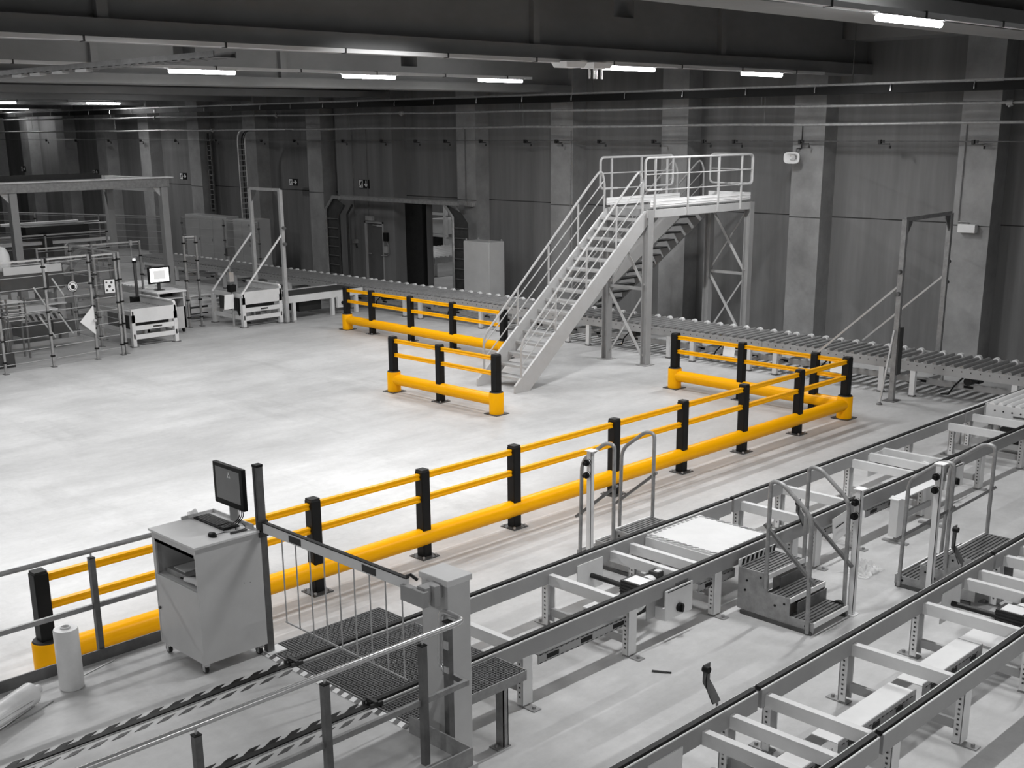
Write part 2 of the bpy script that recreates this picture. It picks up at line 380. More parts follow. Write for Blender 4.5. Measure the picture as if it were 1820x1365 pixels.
# loudspeaker horn on the pillar
t = thing('horn_loudspeaker', 'pale horn loudspeaker high on the pillar right of the stair platform', 'loudspeaker', (27.2, 17.0, 4.6))
b = MB()
def rrect(x, a, h, r=.35, n=20):
    out = []
    for k in range(n):
        th = 2*math.pi*k/n; c_, s_ = math.cos(th), math.sin(th)
        q = (abs(c_)**4+abs(s_)**4)**-.25; out.append((x, 17.02+a*c_*q, 4.62+h*s_*q))
    return out
rings = [rrect(26.98, .23, .14), rrect(26.98, .19, .105), rrect(27.02, .14, .08), rrect(27.14, .06, .04)]
vs = [p for R in rings for p in R]; n = 20
b.add(vs, [(i*n+k, i*n+(k+1) % n, (i+1)*n+(k+1) % n, (i+1)*n+k) for i in range(3) for k in range(n)]); b.done('horn', 'white', t)
b = MB(); b.lathe((0, 0, 0), [(0, .0), (.075, .0), (.075, .03), (.03, .1), (0, .1)], 16)
b.v = [V((27.04-p.z, 17.02+p.x, 4.62+p.y)) for p in b.v]; b.done('phase_plug', 'paint', t)
MB().cyl((27.14, 17.02, 4.62), (27.3, 17.02, 4.62), .075).done('driver', 'paint2', t)
MB().tube([(27.2, 17.02, 4.7), (27.2, 17.02, 4.84), (27.4, 17.02, 4.84)], .02, 8).done('bracket', 'galv_d', t)
MB().tube([(27.36, 16.98, 4.84), (27.36, 16.98, 5.4)], .012, 6).done('cable', 'black', t)
# hanging cable tray in front of the second beam
t = thing('perforated_cable_tray', 'perforated cable tray hanging under the roof with its open end mid air', 'cable tray', (7.85, 14, 6.2))
b = MB(); x0, x1, y0, y1, z = 7.68, 7.98, 12.45, 24, 6.2
b.mm((x0, y0, z), (x0+.015, y1, z+.07)).mm((x1-.015, y0, z), (x1, y1, z+.07)); b.done('side_rail', 'galv_d', t)
b = MB()
for k in range(58): b.mm((x0, y0+k*.2, z), (x1, y0+.11+k*.2, z+.006))
b.done('tray_floor', 'galv_d', t)
b = MB()
for k in range(5): b.tube([(x0+.05+k*.05, y0+.5+k*.25, z+.025), (x0+.06+k*.045, 18, z+.03), (x0+.05+k*.05, y1, z+.025)], .018, 6)
b.done('cables', 'black', t)
b = MB()
for yy in (19.5, 21.3): b.cyl((x0+.02, yy, z), (x0+.02, yy, 8.98), .008, n=6).cyl((x1-.02, yy, z), (x1-.02, yy, 8.98), .008, n=6).mm((x0-.02, yy-.02, z-.03), (x1+.02, yy+.02, z))
b.done('hanger', 'galv_d', t)
for yy in (15.6, 16.3, 17.0, 17.6): MB().mm((7.7, yy, 6.165), (7.8, yy+.32, 6.2)).done('junction', 'paint2', t)
# rod detectors under the long beam
def detector(label, x, rods):
    t = thing('ceiling_detector', label, 'detector', (x, 15.4, 6.5), 'detectors under the long beam')
    b = MB()
    ya, yb = 15.2, 15.6
    b.add([(x-.28, ya, 6.55), (x+.28, ya, 6.55), (x+.23, ya+.04, 6.45), (x-.23, ya+.04, 6.45), (x-.28, yb, 6.55), (x+.28, yb, 6.55), (x+.23, yb-.04, 6.45), (x-.23, yb-.04, 6.45)],
          [(0, 1, 2, 3), (4, 7, 6, 5), (3, 2, 6, 7), (0, 4, 5, 1), (0, 3, 7, 4), (1, 5, 6, 2)]); b.done('housing', 'white', t)
    for dx in rods: MB().cyl((x+dx, 15.4+dx*.1, 6.45), (x+dx, 15.4+dx*.1, 6.27), .018, n=8).done('rod', 'white', t)
detector('pale ceiling detector housing without rods under the long beam', 16.87, [])
detector('pale ceiling detector with four hanging rods under the long beam', 17.6, [-.2, -.05, .02, .19])
# ------------------------------------------------------------------ cable ladder and switch cabinets by the wall
t = thing('cable_ladder', 'cable ladder dropping from the lower pipe to the switch cabinets', 'cable ladder', (25.95, 40.5, 2.1))
yl = 40.55
cen = fillet([(25.95, yl-3.2, 5.42), (25.95, yl, 5.42), (25.95, yl, 2.15)], .5, 8)
for dx in (-.16, .16): MB().tube([(p.x+dx, p.y, p.z) for p in cen], .026, 8).done('side_rail', 'alu', t)
b = MB()
for i in range(14): b.cyl((25.79, yl, 4.9-i*.2), (26.11, yl, 4.9-i*.2), .016, n=6)
for k in range(6): b.cyl((25.79, yl-.6-k*.42, 5.42), (26.11, yl-.6-k*.42, 5.42), .016, n=6)
b.done('rungs', 'alu', t)
b = MB()
for k in range(3): b.tube([(p.x+.02+k*.05, p.y+.03+.02*(k % 2), p.z-.04) for p in cen], .016, 6)
b.done('cables', 'darker', t)
for dy in (-1.0, -2.4): MB().cyl((25.95, yl+dy, 5.42), (25.95, yl+dy, 6.08), .012, n=6).done('hanger_rod', 'galv_d', t)
t = thing('cable_ladder', 'dark cable ladder fixed in the pillar recess above the first cabinet', 'cable ladder', (27.6, 45.6, 2.1))
for yy in (45.45, 45.75): MB().cyl((27.6, yy, 2.1), (27.6, yy, 5.3), .03, n=8).done('side_rail', 'galv_d', t)
b = MB()
for i in range(15): b.cyl((27.6, 45.45, 2.2+i*.2), (27.6, 45.75, 2.2+i*.2), .016, n=6)
b.done('rungs', 'galv_d', t)
b = MB()
for k in range(4): b.tube([(27.64, 45.5+k*.07, 2.1), (27.64, 45.5+k*.07, 5.3)], .02, 6)
b.done('cables', 'darker', t)
def switch_cab(label, x0, x1, y0, y1, h, seams, fr=None, eyes=True):
    t = thing('switch_cabinet', label, 'switch cabinet', ((x0+x1)/2, (y0+y1)/2, 0))
    MB().mm((x0, y0, .1), (x1, y1, h)).done('body', 'stair', t, .008)
    MB().mm((x0+.03, y0+.03, 0), (x1-.03, y1-.03, .1)).done('plinth', 'dark', t)
    ys = [y0]+seams+[y1]
    for a, c in zip(ys[:-1], ys[1:]):
        dd = MB().mm((x0-.018, a+.012, .13), (x0, c-.012, h-.03)).done('door', 'stair', t, .004)
        if len(ys) > 2: MB().mm((x0-.03, a+.06, h*.52), (x0-.018, a+.08, h*.52+.1)).done('handle', 'galv_d', dd)
    if eyes:
        for (px, py) in ((x0+.06, y0+.06), (x1-.06, y0+.06), (x0+.06, y1-.06), (x1-.06, y1-.06)):
            b = MB().tube([V((px, py, h+.035))+V((0, math.cos(k*math.pi/4), math.sin(k*math.pi/4)))*.028 for k in range(8)], .009, 6, closed=True)
            b.cyl((px, py, h), (px, py, h+.012), .014, n=8); b.done('lifting_eye', 'steel', t)
    return t
switch_cab('tall free standing pale switch cabinet between passage and stairs', 25.7, 26.35, 26.75, 27.9, 2.02, [])
switch_cab('wide pale switch cabinet group below the dark recess ladder', 26.0, 26.6, 42.1, 45.2, 2.1, [43.1, 44.1], eyes=False)
switch_cab('pale switch cabinet at the foot of the bent cable ladder', 25.7, 26.6, 39.9, 41.1, 2.1, [40.5], eyes=False)
# ------------------------------------------------------------------ passage portal frame
t = thing('passage_portal', 'dark steel portal with sloped corners around the passage and grey door', 'portal frame', (26.8, 32.4, 0))
for side, ya, yb, sg in (('l', 35.45, 36.2, 1), ('r', 28.68, 29.32, -1)):
    yo, yi = yb, ya
    # two channels with dark plates and rungs between them
    for xx in (26.55, 26.95):
        outer = [(xx, yo, 0), (xx, yo, 2.62), (xx, yo-sg*.45, 3.06)]
        inner = [(xx, yi, 0), (xx, yi, 2.45), (xx, yi-sg*.32, 2.78)]
        b = MB().tube(outer, .05, 6); b.done('channel', 'galv', t)
        if sg > 0: MB().tube(inner, .04, 6).done('channel', 'dark', t)
    b = MB().poly([(26.6, yo, 0), (26.6, yi, 0), (26.6, yi, 2.45), (26.6, yi-sg*.32, 2.78), (26.6, yo-sg*.45, 3.04), (26.6, yo, 2.62)], (.03, 0, 0))
    b.done('side_plate', 'dark', t)
    b = MB()
    for k in range(7): b.mm((26.55, min(yo, yi), .3+k*.33), (26.6, max(yo, yi), .33+k*.33))
    b.done('rungs', 'galv_d', t)
for xx in (26.55, 26.95): MB().bar((xx, 35.77, 3.06), (xx, 29.05, 3.06), .09, .12).done('header', 'galv', t)
# ------------------------------------------------------------------ yellow and black impact barriers
RAILP = [(-.032, -.038), (-.032, .038), (.032, .038), (.032, .016), (.024, .008), (.024, -.008), (.032, -.016), (.032, -.038)]
def barrier(name, label, pts, ends, mids, group):
    """pts: the two axis ends on the floor; ends: (has end column at start, at finish); mids: distances of the posts"""
    a, c = V((*pts[0], 0)), V((*pts[1], 0)); d = (c-a).normalized(); L = (c-a).length; s = d.cross(V((0, 0, 1)))
    t = thing(name, label, 'barrier', (a+c)/2, group)
    def at(u, z, off=0): return a+d*u+s*off+V((0, 0, z))
    b = MB().cyl(at(0, .275), at(L, .275), .118, n=28, caps=True); b.done('bumper_tube', 'yellow', t)
    stops = sorted(([0] if ends[0] else [])+mids+([L] if ends[1] else []))
    seg = stops if (ends[0] and ends[1]) else (stops+[L] if ends[0] else [0]+stops)
    for zr in (1.10, .80):
        for u0, u1 in zip(seg[:-1], seg[1:]):
            b = MB().prof(at(u0+.05, zr), at(u1-.05 if u1 in stops else u1, zr), RAILP); b.done('guard_rail', 'yellow', t)
    for u in mids:
        p = MB().add(*[[at(u, 0)+d*x+s*y+V((0, 0, z)) for z in (.012, 1.17) for x, y in ((-.07, -.07), (.07, -.07), (.07, .07), (-.07, .07))]]*1, [(0, 3, 2, 1), (4, 5, 6, 7), (0, 1, 5, 4), (1, 2, 6, 5), (2, 3, 7, 6), (3, 0, 4, 7)]).done('post', 'black', t, .012)
        MB().prof(at(u, 1.17), at(u, 1.19), [(-.062, -.062), (.062, -.062), (.062, .062), (-.062, .062)], up=d).done('post_cap', 'rubber', p)
        bp = MB().prof(at(u, 0), at(u, .014), [(-.14, -.14), (.14, -.14), (.14, .14), (-.14, .14)], up=d).done('base_plate', 'steel_d', p)
        q = MB()
        for x in (-.105, .105):
            for y in (-.105, .105): q.cyl(at(u, .014)+d*x+s*y, at(u, .04)+d*x+s*y, .018, n=6)
        q.done('bolts', 'steel', p)
    for u, on in ((0, ends[0]), (L, ends[1])):
        if not on: continue
        e = MB().lathe(at(u, 0), [(0, .014), (.145, .014), (.145, .425), (.138, .435)], 28).done('end_column', 'yellow', t)
        MB().lathe(at(u, 0), [(.141, .43), (.128, .45), (.06, .455), (0, .455)], 28).done('column_cap', 'rubber', e)
        MB().prof(at(u, 0), at(u, .014), [(-.18, -.18), (.18, -.18), (.18, .18), (-.18, .18)], up=d).done('base_plate', 'steel_d', e)
        p = MB().prof(at(u, .45), at(u, 1.17), [(-.075, -.075), (.075, -.075), (.075, .075), (-.075, .075)], up=d).done('post', 'black', t, .012)
        MB().prof(at(u, 1.17), at(u, 1.19), [(-.065, -.065), (.065, -.065), (.065, .065), (-.065, .065)], up=d).done('post_cap', 'rubber', p)
    return t
YB = 11.28
barrier('impact_barrier', 'longest yellow barrier, with black posts, along the chain conveyor', [(4.53, YB), (20.2, YB)], (True, True), [x-4.53 for x in (6.2, 7.87, 9.59, 11.26, 13.4, 15.1, 16.8, 18.54)], 'yellow barriers')
barrier('impact_barrier', 'yellow barrier meeting the longest one at the right corner, before the roller conveyor', [(20.2, 15.34), (20.2, YB+.09)], (True, False), [15.34-13.65, 15.34-11.97], 'yellow barriers')
barrier('impact_barrier', 'yellow barrier behind the foot of the stairs, four spans long', [(20.25, 26.85), (20.15, 20.5)], (True, True), [1.14, 2.8, 4.48], 'yellow barriers')
barrier('impact_barrier', 'shortest yellow barrier, two spans standing alone beside the stair foot', [(15.87, 19.5), (15.9, 16.4)], (True, True), [1.47], 'yellow barriers')
# ------------------------------------------------------------------ crossover stairs
t = thing('crossover_stairs', 'pale steel stairs and platform bridging the wall roller conveyor', 'stairs', (21.7, 18, 0))
Y0, Y1 = 17.38, 18.64
ZD = 3.6
# stringers of the front flight
xb, xt = 17.45, 21.75
for yy in (Y0+.06, Y1-.06):
    poly = [(xb, 0), (xb+.42, 0), (xt+.05, 3.28), (xt+.05, ZD-.04), (xt-.12, ZD-.04), (xb, .16)]
    b = MB().poly([(x, yy-.03, z) for x, z in poly], (0, .06, 0)); b.done('stringer', 'stair', t, .004)
n = 17
def run(k): return xb+.23+(xt-xb-.30)*k/n
for k in range(1, n):
    z = ZD*k/n; x = run(k)
    b = MB().mm((x-.02, Y0+.09, z-.035), (x+.25, Y1-.09, z)).mm((x-.025, Y0+.09, z-.05), (x-.005, Y1-.09, z+.005)); b.done('tread', 'stair', t)
sl = (3.6-.16)/(xt-.12-xb)
def sz(x): return .16+(x-xb)*sl
for yy in (Y0+.06, Y1-.06):
    xs, xe = xb+.2, xt-.16
    hz = .98
    path = fillet([(xs, yy, sz(xs)-.1), (xs, yy, sz(xs)+hz-.25), (xe-.45, yy, sz(xe-.45)+hz+.02), (xe-.12, yy, sz(xe-.12)+hz+.02), (xe, yy, sz(xe)+hz-.35), (xe, yy, ZD-.1)], .2, 5)
    h = MB().tube(path, .026, 10).done('handrail', 'stair', t)
    for f in (.36, .70):
        MB().tube([(xs, yy, sz(xs)+hz*f-.12), (xe, yy, sz(xe)+hz*f-.02)], .014, 8).done('guard_bar', 'stair', h)
    for q in (.27, .52, .77):
        x = xs+(xe-xs)*q; MB().tube([(x, yy, sz(x)-.1), (x, yy, sz(x)+hz-.25*(1-q)-.02)], .022, 8).done('baluster', 'stair', h)
# platform
XA, XB = 21.75, 25.75
for yy in (Y0, Y1): MB().prof((XA-.05, yy, ZD-.11), (XB+.1, yy, ZD-.11), [(-.03, -.09), (.03, -.09), (.03, .09), (-.03, .09)]).done('deck_beam', 'stair', t, .004)
b = MB()
for k in range(8): b.mm((XA+k*.5, Y0, ZD-.17), (XA+k*.5+.05, Y1, ZD-.03))
b.done('deck_joists', 'paint2', t)
b = MB()
for k in range(40): b.mm((XA+k*.1, Y0+.03, ZD-.03), (XA+k*.1+.085, Y1-.03, ZD))
b.done('deck_planks', 'paint2', t)
KICK = [(-.012, -.085), (.012, -.085), (.012, -.05), (.022, -.04), (.012, -.03), (.012, .02), (.022, .03), (.012, .04), (.012, .085), (-.012, .085)]
for x0, x1, yy in ((XA+.02, XB-.02, Y0-.02), (XA+.02, 24.55, Y1+.02)): MB().prof((x0, yy, ZD+.13), (x1, yy, ZD+.13), KICK).done('toe_board', 'white', t)
MB().prof((XB, Y0, ZD+.13), (XB, Y1, ZD+.13), KICK).done('toe_board', 'white', t)
def loop_rail(p0, p1, posts, zb=ZD-.18):
    d = (V(p1)-V(p0)).normalized(); a, c = V(p0), V(p1)
    q = [a+V((0, 0, ZD+.42)), a+V((0, 0, ZD+1.13)), c+V((0, 0, ZD+1.13)), c+V((0, 0, ZD+.42))]
    h = MB().tube(fillet([q[0]+d*.6, q[0], q[1], q[2], q[3], q[3]-d*.6], .12, 5), .027, 10).done('guard_rail', 'stair', t)
    MB().tube([q[0]+d*.1, q[3]-d*.1], .014, 8).done('guard_bar', 'stair', h)
    MB().tube([a+V((0, 0, ZD+.77)), c+V((0, 0, ZD+.77))], .014, 8).done('guard_bar', 'stair', h)
    for u in posts:
        p = a+d*u; MB().bar(p+V((0, 0, zb)), p+V((0, 0, ZD+1.12)), .045, .03).done('rail_post', 'stair', h)
loop_rail((XA-.22, Y0-.05, 0), (XB+.0, Y0-.05, 0), [.36, 1.6, 2.8, 3.75])
loop_rail((XA-.18, Y1+.05, 0), (24.3, Y1+.05, 0), [.4, 1.5, 2.5])
loop_rail((XB+.04, Y0+.0, 0), (XB+.04, Y1+.0, 0), [.3, 1.0])
# columns and cross bracing
for xx in (XA+.02, XB+.05):
    for yy in (Y0+.03, Y1-.03):
        b = MB().mm((xx-.09, yy-.085, .015), (xx+.09, yy-.07, ZD-.02)).mm((xx-.09, yy+.07, .015), (xx+.09, yy+.085, ZD-.02)).mm((xx-.008, yy-.07, .015), (xx+.008, yy+.07, ZD-.02))
        c_ = b.done('column', 'paint2', t)
        MB().mm((xx-.17, yy-.15, 0), (xx+.17, yy+.15, .015)).done('base_plate', 'paint2', c_)
    ya, yb = Y0+.1, Y1-.1
    MB().bar((xx, ya, 1.78), (xx, yb, 1.78), .04, .07).done('brace', 'paint2', t)
    for z0, z1 in ((.2, 1.72), (1.86, 3.4)):
        MB().bar((xx-.03, ya, z0), (xx-.03, yb, z1), .016, .07).done('brace', 'stair', t)
        MB().bar((xx+.03, yb, z0), (xx+.03, ya, z1), .016, .04).done('brace', 'stair', t)
# second flight, along the wall behind the conveyor
X2a, X2b = 24.62, 25.72; yt, yb2 = Y1+.1, 22.75
for xx in (X2a, X2b):
    poly = [(yb2, 0), (yb2-.40, 0), (yt-.05, 3.18), (yt-.05, ZD-.04), (yt+.12, ZD-.04), (yb2, .18)]
    MB().poly([(xx-.03, y, z) for y, z in poly], (.06, 0, 0)).done('stringer', 'paint2', t)
for k in range(1, n):
    z = ZD*k/n; y = yb2-.23-(yb2-yt-.30)*k/n
    b = MB().mm((X2a+.03, y-.25, z-.035), (X2b-.03, y+.02, z)); b.done('tread', 'steel_d', t)
for xx in (X2a, X2b):
    sl2 = 3.44/(yb2-yt-.12); f2 = lambda y: .16+(yb2-y)*sl2
    ys, ye = yb2-.4, yt+.05
    path = fillet([(xx, ys, f2(ys)), (xx, ys, f2(ys)+.75), (xx, ye+.45, f2(ye+.45)+1.02), (xx, ye+.12, f2(ye+.12)+1.05), (xx, ye, f2(ye)+.7), (xx, ye, ZD-.1)], .2, 5)
    h = MB().tube(path, .024, 8).done('handrail', 'paint2', t)
    for f in (.36, .70): MB().tube([(xx, ys, f2(ys)+.95*f-.1), (xx, ye, f2(ye)+.95*f)], .013, 6).done('guard_bar', 'paint2', h)
    for q in (.3, .6): y = ys+(ye-ys)*q; MB().tube([(xx, y, f2(y)-.1), (xx, y, f2(y)+.80)], .02, 6).done('baluster', 'paint2', h)
# ------------------------------------------------------------------ roller conveyor along the wall, in sections
FX0, FX1, FZ = 22.82, 24.12, .72
def roller_section(label, y0, y1, motor, i):
    t = thing('roller_conveyor', label, 'roller conveyor', (23.47, (y0+y1)/2, 0), 'roller conveyor along the back wall')
    for xx, s in ((FX0, 1), (FX1, -1)):
        b = MB().prof((xx, y0+.006, FZ-.09), (xx, y1-.006, FZ-.09), [(-.012, -.09), (.012, -.09), (.012, .09), (-.012, .09)])
        fr = b.done('side_frame', 'paint2', t)
        b = MB(); k = y0+.09
        while k < y1-.04: b.cyl((xx-.02, k, FZ-.06), (xx+.02, k, FZ-.06), .012, n=6); k += .19
        b.done('bolts', 'darker', fr)
    k = y0+.1; m = 0
    while k < y1-.05:
        r = MB().cyl((FX0+.02, k, FZ+.012), (FX1-.02, k, FZ+.012), .042, n=12).done('roller', 'roller', t)
        if m % 2 == 0: MB().cyl((FX1-.14, k, FZ+.012), (FX1-.05, k, FZ+.012), .072, n=14).done('sprocket_cap', 'white', r)
        k += .192; m += 1
    for yy in (y0+.35, y1-.35):
        for xx, s in ((FX0, 1), (FX1, -1)):
            b = MB().mm((xx-.01+(.0 if s > 0 else -.06), yy-.055, .03), (xx+.07+(.0 if s > 0 else -.06), yy+.055, FZ-.16)); lg = b.done('leg', 'paint', t)
            MB().mm((xx-.03, yy-.06, 0), (xx+.09, yy+.06, .03)).done('foot', 'galv_d', lg)
        MB().mm((FX0+.06, yy-.03, .22), (FX1-.06, yy+.03, .30)).done('cross_member', 'paint2', t)
    b = MB().mm((FX0+.32, y0, .24), (FX0+.36, y1, .36)).mm((FX0+.36, y0, .24), (FX0+.5, y1, .26)); b.done('cable_duct', 'paint2', t)
    b = MB()
    for q in range(3): yy = y0+.4+q*(y1-y0-.8)/2; b.mm((FX0+.312, yy-.1, .27), (FX0+.322, yy+.1, .32))
    b.done('duct_openings', 'black', t)
    if motor:
        ym = y0+(y1-y0)*.5
        b = MB().cyl((FX0+.25, ym, .42), (FX0+.62, ym, .42), .085, n=16).mm((FX0+.6, ym-.09, .33), (FX0+.8, ym+.09, .51)); b.done('drive_motor', 'darker', t)
        MB().tube([(FX0+.3, ym+.1, .5), (FX0+.2, ym+.25, .3), (FX0+.3, ym+.4, .1), (FX0+.4, ym+.6, .06)], .018, 6).done('cable', 'black', t)
        if motor > 1: MB().add([(FX0+.02, ym-.1, .5), (FX0+.02, ym-.42, .5), (FX0-.06, ym-.45, .28), (FX0-.06, ym-.13, .28)], [(0, 1, 2, 3)]).mm((FX0+.0, ym-.44, .26), (FX0+.1, ym-.1, .28)).done('notice_card', 'paper', t)
    return t
secs = [(8.8, 11.6, 1, 'first roller conveyor section from the right, behind the chain conveyor end'),
        (11.6, 14.9, 2, 'roller conveyor section running behind the right corner of the yellow barriers'),
        (14.9, 17.2, 2, 'roller conveyor section just right of the front stair column, with notice card'),
        (17.2, 20.5, 1, 'roller conveyor section passing under the stair platform'),
        (20.5, 23.8, 1, 'roller conveyor section seen through the treads of the stairs'),
        (23.8, 27.1, 1, 'roller conveyor section before the tall free standing switch cabinet'),
        (27.1, 30.4, 1, 'roller conveyor section before the open wall passage'),
        (30.4, 33.7, 1, 'roller conveyor section before the grey door'),
        (33.7, 37.0, 0, 'roller conveyor section behind the light curtain portal'),
        (37.0, 40.3, 0, 'roller conveyor section before the foot of the cable ladder'),
        (40.3, 43.6, 0, 'farthest roller conveyor section, behind the wire fence')]
for i, (a, c, mo, lb) in enumerate(secs): roller_section(lb, a, c, mo, i)
# ------------------------------------------------------------------ slim portals with braces
def portal(label, p0, p1, h, brace_dir, blen, bz, feet=True, m='galv'):
    a, c = V((*p0, 0)), V((*p1, 0)); d = (c-a).normalized()
    t = thing('sensor_portal', label, 'sensor portal', (a+c)/2, 'slim sensor portals over the conveyors')
    for p, s in ((a, 1), (c, -1)):
        po = MB().prof(p, p+V((0, 0, h)), [(-.05, -.05), (.05, -.05), (.05, .05), (.02, .05), (.02, -.02), (-.02, -.02), (-.02, .05), (-.05, .05)], up=d).done('post', m, t)
        if feet: MB().mm(p+V((-.16, -.13, 0)), p+V((.16, .13, .015))).done('foot_plate', 'galv_d', po)
        b = MB().poly([p+V((0, 0, h-.42)), p+V((0, 0, h-.02)), p+d*s*.3+V((0, 0, h-.02)), p+d*s*.3+V((0, 0, h-.08))], d.cross(V((0, 0, 1)))*.02); b.done('corner_gusset', 'galv_d', t)
        b = MB().bar(p+V((0, 0, bz)), p+V(brace_dir)*blen+V((0, 0, bz-1.62 if blen else 0)), .04, .04); b.done('brace', 'white' if m == 'alu' else 'alu', t)
        for z in (h*.72, h*.6): MB().cyl(p+d*(-s)*.05+V((0, 0, z)), p+d*(-s)*.15+V((0, 0, z)), .045, n=10).done('sensor', 'galv_d', t)
    MB().bar(a+V((0, 0, h)), c+V((0, 0, h)), .05, .08).done('cross_bar', m, t)
    return t
g = portal('slim steel portal with braces straddling the wall conveyor at the right', (22.2, 11.36), (24.42, 11.5), 3.62, (0, 1, 0), 1.8, 2.35)
MB().bar((22.1, 11.36, 1.45), (21.72, 11.36, .05), .035, .035).done('brace', 'alu', g); MB().lathe((21.71, 11.36, 0), [(0, 0), (.06, 0), (.06, .02), (.02, .05), (0, .05)], 10).done('brace_foot', 'galv_d', g)
MB().mm((22.14, 11.26, .55), (22.3, 11.3, 1.5)).done('sensor_strip', 'dark', g)
g = portal('slim pale portal with two bright braces near the switch cabinets', (19.82, 29.16), (19.82, 30.68), 3.77, (-1, 0, 0), 1.5, 2.55, m='alu')
# ------------------------------------------------------------------ chain conveyors
def chain_module(label, x0, x1, ya, yb, legs, beams, drive=None, ducts=(), ztop=.70, switch=None, group='chain conveyor modules', near_only=()):
    """two rails along X at ya (near) and yb (far) carrying a black chain"""
    t = thing('chain_conveyor', label, 'chain conveyor', ((x0+x1)/2, (ya+yb)/2, 0), group)
    for yc, s in ((ya, 1), (yb, -1)):
        # rail: outer web + inner web with bright upper flange
        b = MB().prof((x0, yc, ztop-.09), (x1, yc, ztop-.09), [(-.05, -.085), (.05, -.085), (.05, .085), (.03, .085), (.03, .07), (-.03, .07), (-.03, .085), (-.05, .085)])
        r = b.done('rail', 'rail', t)
        MB().prof((x0, yc, ztop+.006), (x1, yc, ztop+.006), [(-.024, -.018), (.024, -.018), (.024, .018), (-.024, .018)]).done('chain', 'chain', t)
        MB().prof((x0, yc-.043, ztop), (x1, yc-.043, ztop), [(-.006, -.006), (.006, -.006), (.006, .006), (-.006, .006)]).done('wear_strip', 'white', r)
        MB().prof((x0, yc+.043, ztop), (x1, yc+.043, ztop), [(-.006, -.006), (.006, -.006), (.006, .006), (-.006, .006)]).done('wear_strip', 'paint', r)
    for xl in legs:
        for yc, s in ((ya, 1), (yb, -1)):
            yo = yc-s*.045
            b = MB().mm((xl-.065, yo-.006, .03), (xl+.065, yo+.006, ztop-.17)).mm((xl-.065, yo, .03), (xl-.053, yo+s*.075, ztop-.17)).mm((xl+.053, yo, .03), (xl+.065, yo+s*.075, ztop-.17))
            lg = b.done('leg', 'paint', t)
            b = MB()
            for k in range(9):
                zz = .1+k*.05
                b.mm((xl-.068, yo+s*.03, zz), (xl-.0645, yo+s*.05, zz+.018))
            b.done('slot_strip', 'dark', lg)
            b = MB().mm((xl-.05, yo-s*.14, 0), (xl+.05, yo+s*.09, .012)).cyl((xl, yo-s*.09, .012), (xl, yo-s*.09, .04), .02, n=6).cyl((xl, yo+s*.03, .012), (xl, yo+s*.03, .12), .018, n=8); b.done('foot', 'galv', lg)
        MB().mm((xl-.02, ya+.05, .13), (xl+.02, yb-.05, .22)).done('tie_bar', 'paint2', t)
    for xb_ in beams:
        b = MB().prof((xb_, ya+.03, .575), (xb_, yb-.03, .575), [(-.035, -.06), (-.02, -.06), (-.02, .045), (.035, .045), (.035, .06), (-.035, .06)]); b.done('cross_beam', 'paint', t)
    if drive is not None:
        x = drive; ym = ya+.42
        MB().mm((x-.22, yb-.065, .27), (x+.22, yb-.052, .615)).done('drive_plate', 'paint', t)
        MB().mm((x-.26, ya+.052, .27), (x+.2, ya+.064, .615)).done('drive_plate', 'paint2', t)
        MB().cyl((x+.02, ya+.06, .44), (x+.02, yb-.05, .44), .03, n=12).done('drive_shaft', 'darker', t)
        b = MB().mm((x-.1, ym-.16, .33), (x+.14, ym+.14, .56))
        for k in range(6): b.mm((x-.108, ym-.165, .345+k*.035), (x+.148, ym+.145, .36+k*.035))
        g = b.done('gearbox', 'darker', t)
        MB().mm((x-.08, ym-.13, .56), (x+.12, ym+.1, .566)).done('type_plate', 'white', g)
        mt = MB().cyl((x+.14, ym-.02, .46), (x+.42, ym-.02, .46), .095, n=18).cyl((x+.42, ym-.02, .46), (x+.46, ym-.02, .46), .085, n=18).done('motor', 'darker', t)
        MB().cyl((x+.16, ym-.02, .465), (x+.25, ym-.02, .465), .1, n=18).done('motor_cover', 'white', mt)
        MB().mm((x+.26, ym-.1, .54), (x+.4, ym+.03, .6)).done('terminal_box', 'dark', mt)
        MB().mm((x+.29, ym-.08, .6), (x+.38, ym-.02, .605)).done('terminal_label', 'white', mt)
        MB().mm((x-.55, ym-.05, .3), (x-.15, ym+.3, .33)).done('drip_tray', 'white', t)
        for w_ in range(3):
            MB().tube(fillet([(x+.3, ym-.05-.02*w_, .5), (x+.1-.1*w_, ya+.2, .30), (x-.4-.1*w_, ya+.12, .34), (x-.9, ya+.09, .40)], .15), .011, 6).done('cable', 'black', t)
    for (xa, xc) in ducts:
        b = MB().mm((xa, ya-.0, .36), (xc, ya+.012, .46)).mm((xa, ya, .455), (xc, ya+.12, .465)); du = b.done('cable_duct', 'paint2', t)
        b = MB(); L = xc-xa; k = 0
        while .12+k*.5 < L-.15:
            x = xa+.12+k*.5; b.mm((x, ya-.006, .385), (x+.17, ya, .43)); k += 1
        b.done('duct_openings', 'black', du)
        b = MB(); k = 0
        while k*.075 < L-.06:
            x = xa+.02+k*.075; b.mm((x, ya-.003, .448), (x+.04, ya, .454)); b.mm((x, ya-.003, .365), (x+.04, ya, .371)); k += 1
        b.done('duct_slots', 'darker', du)
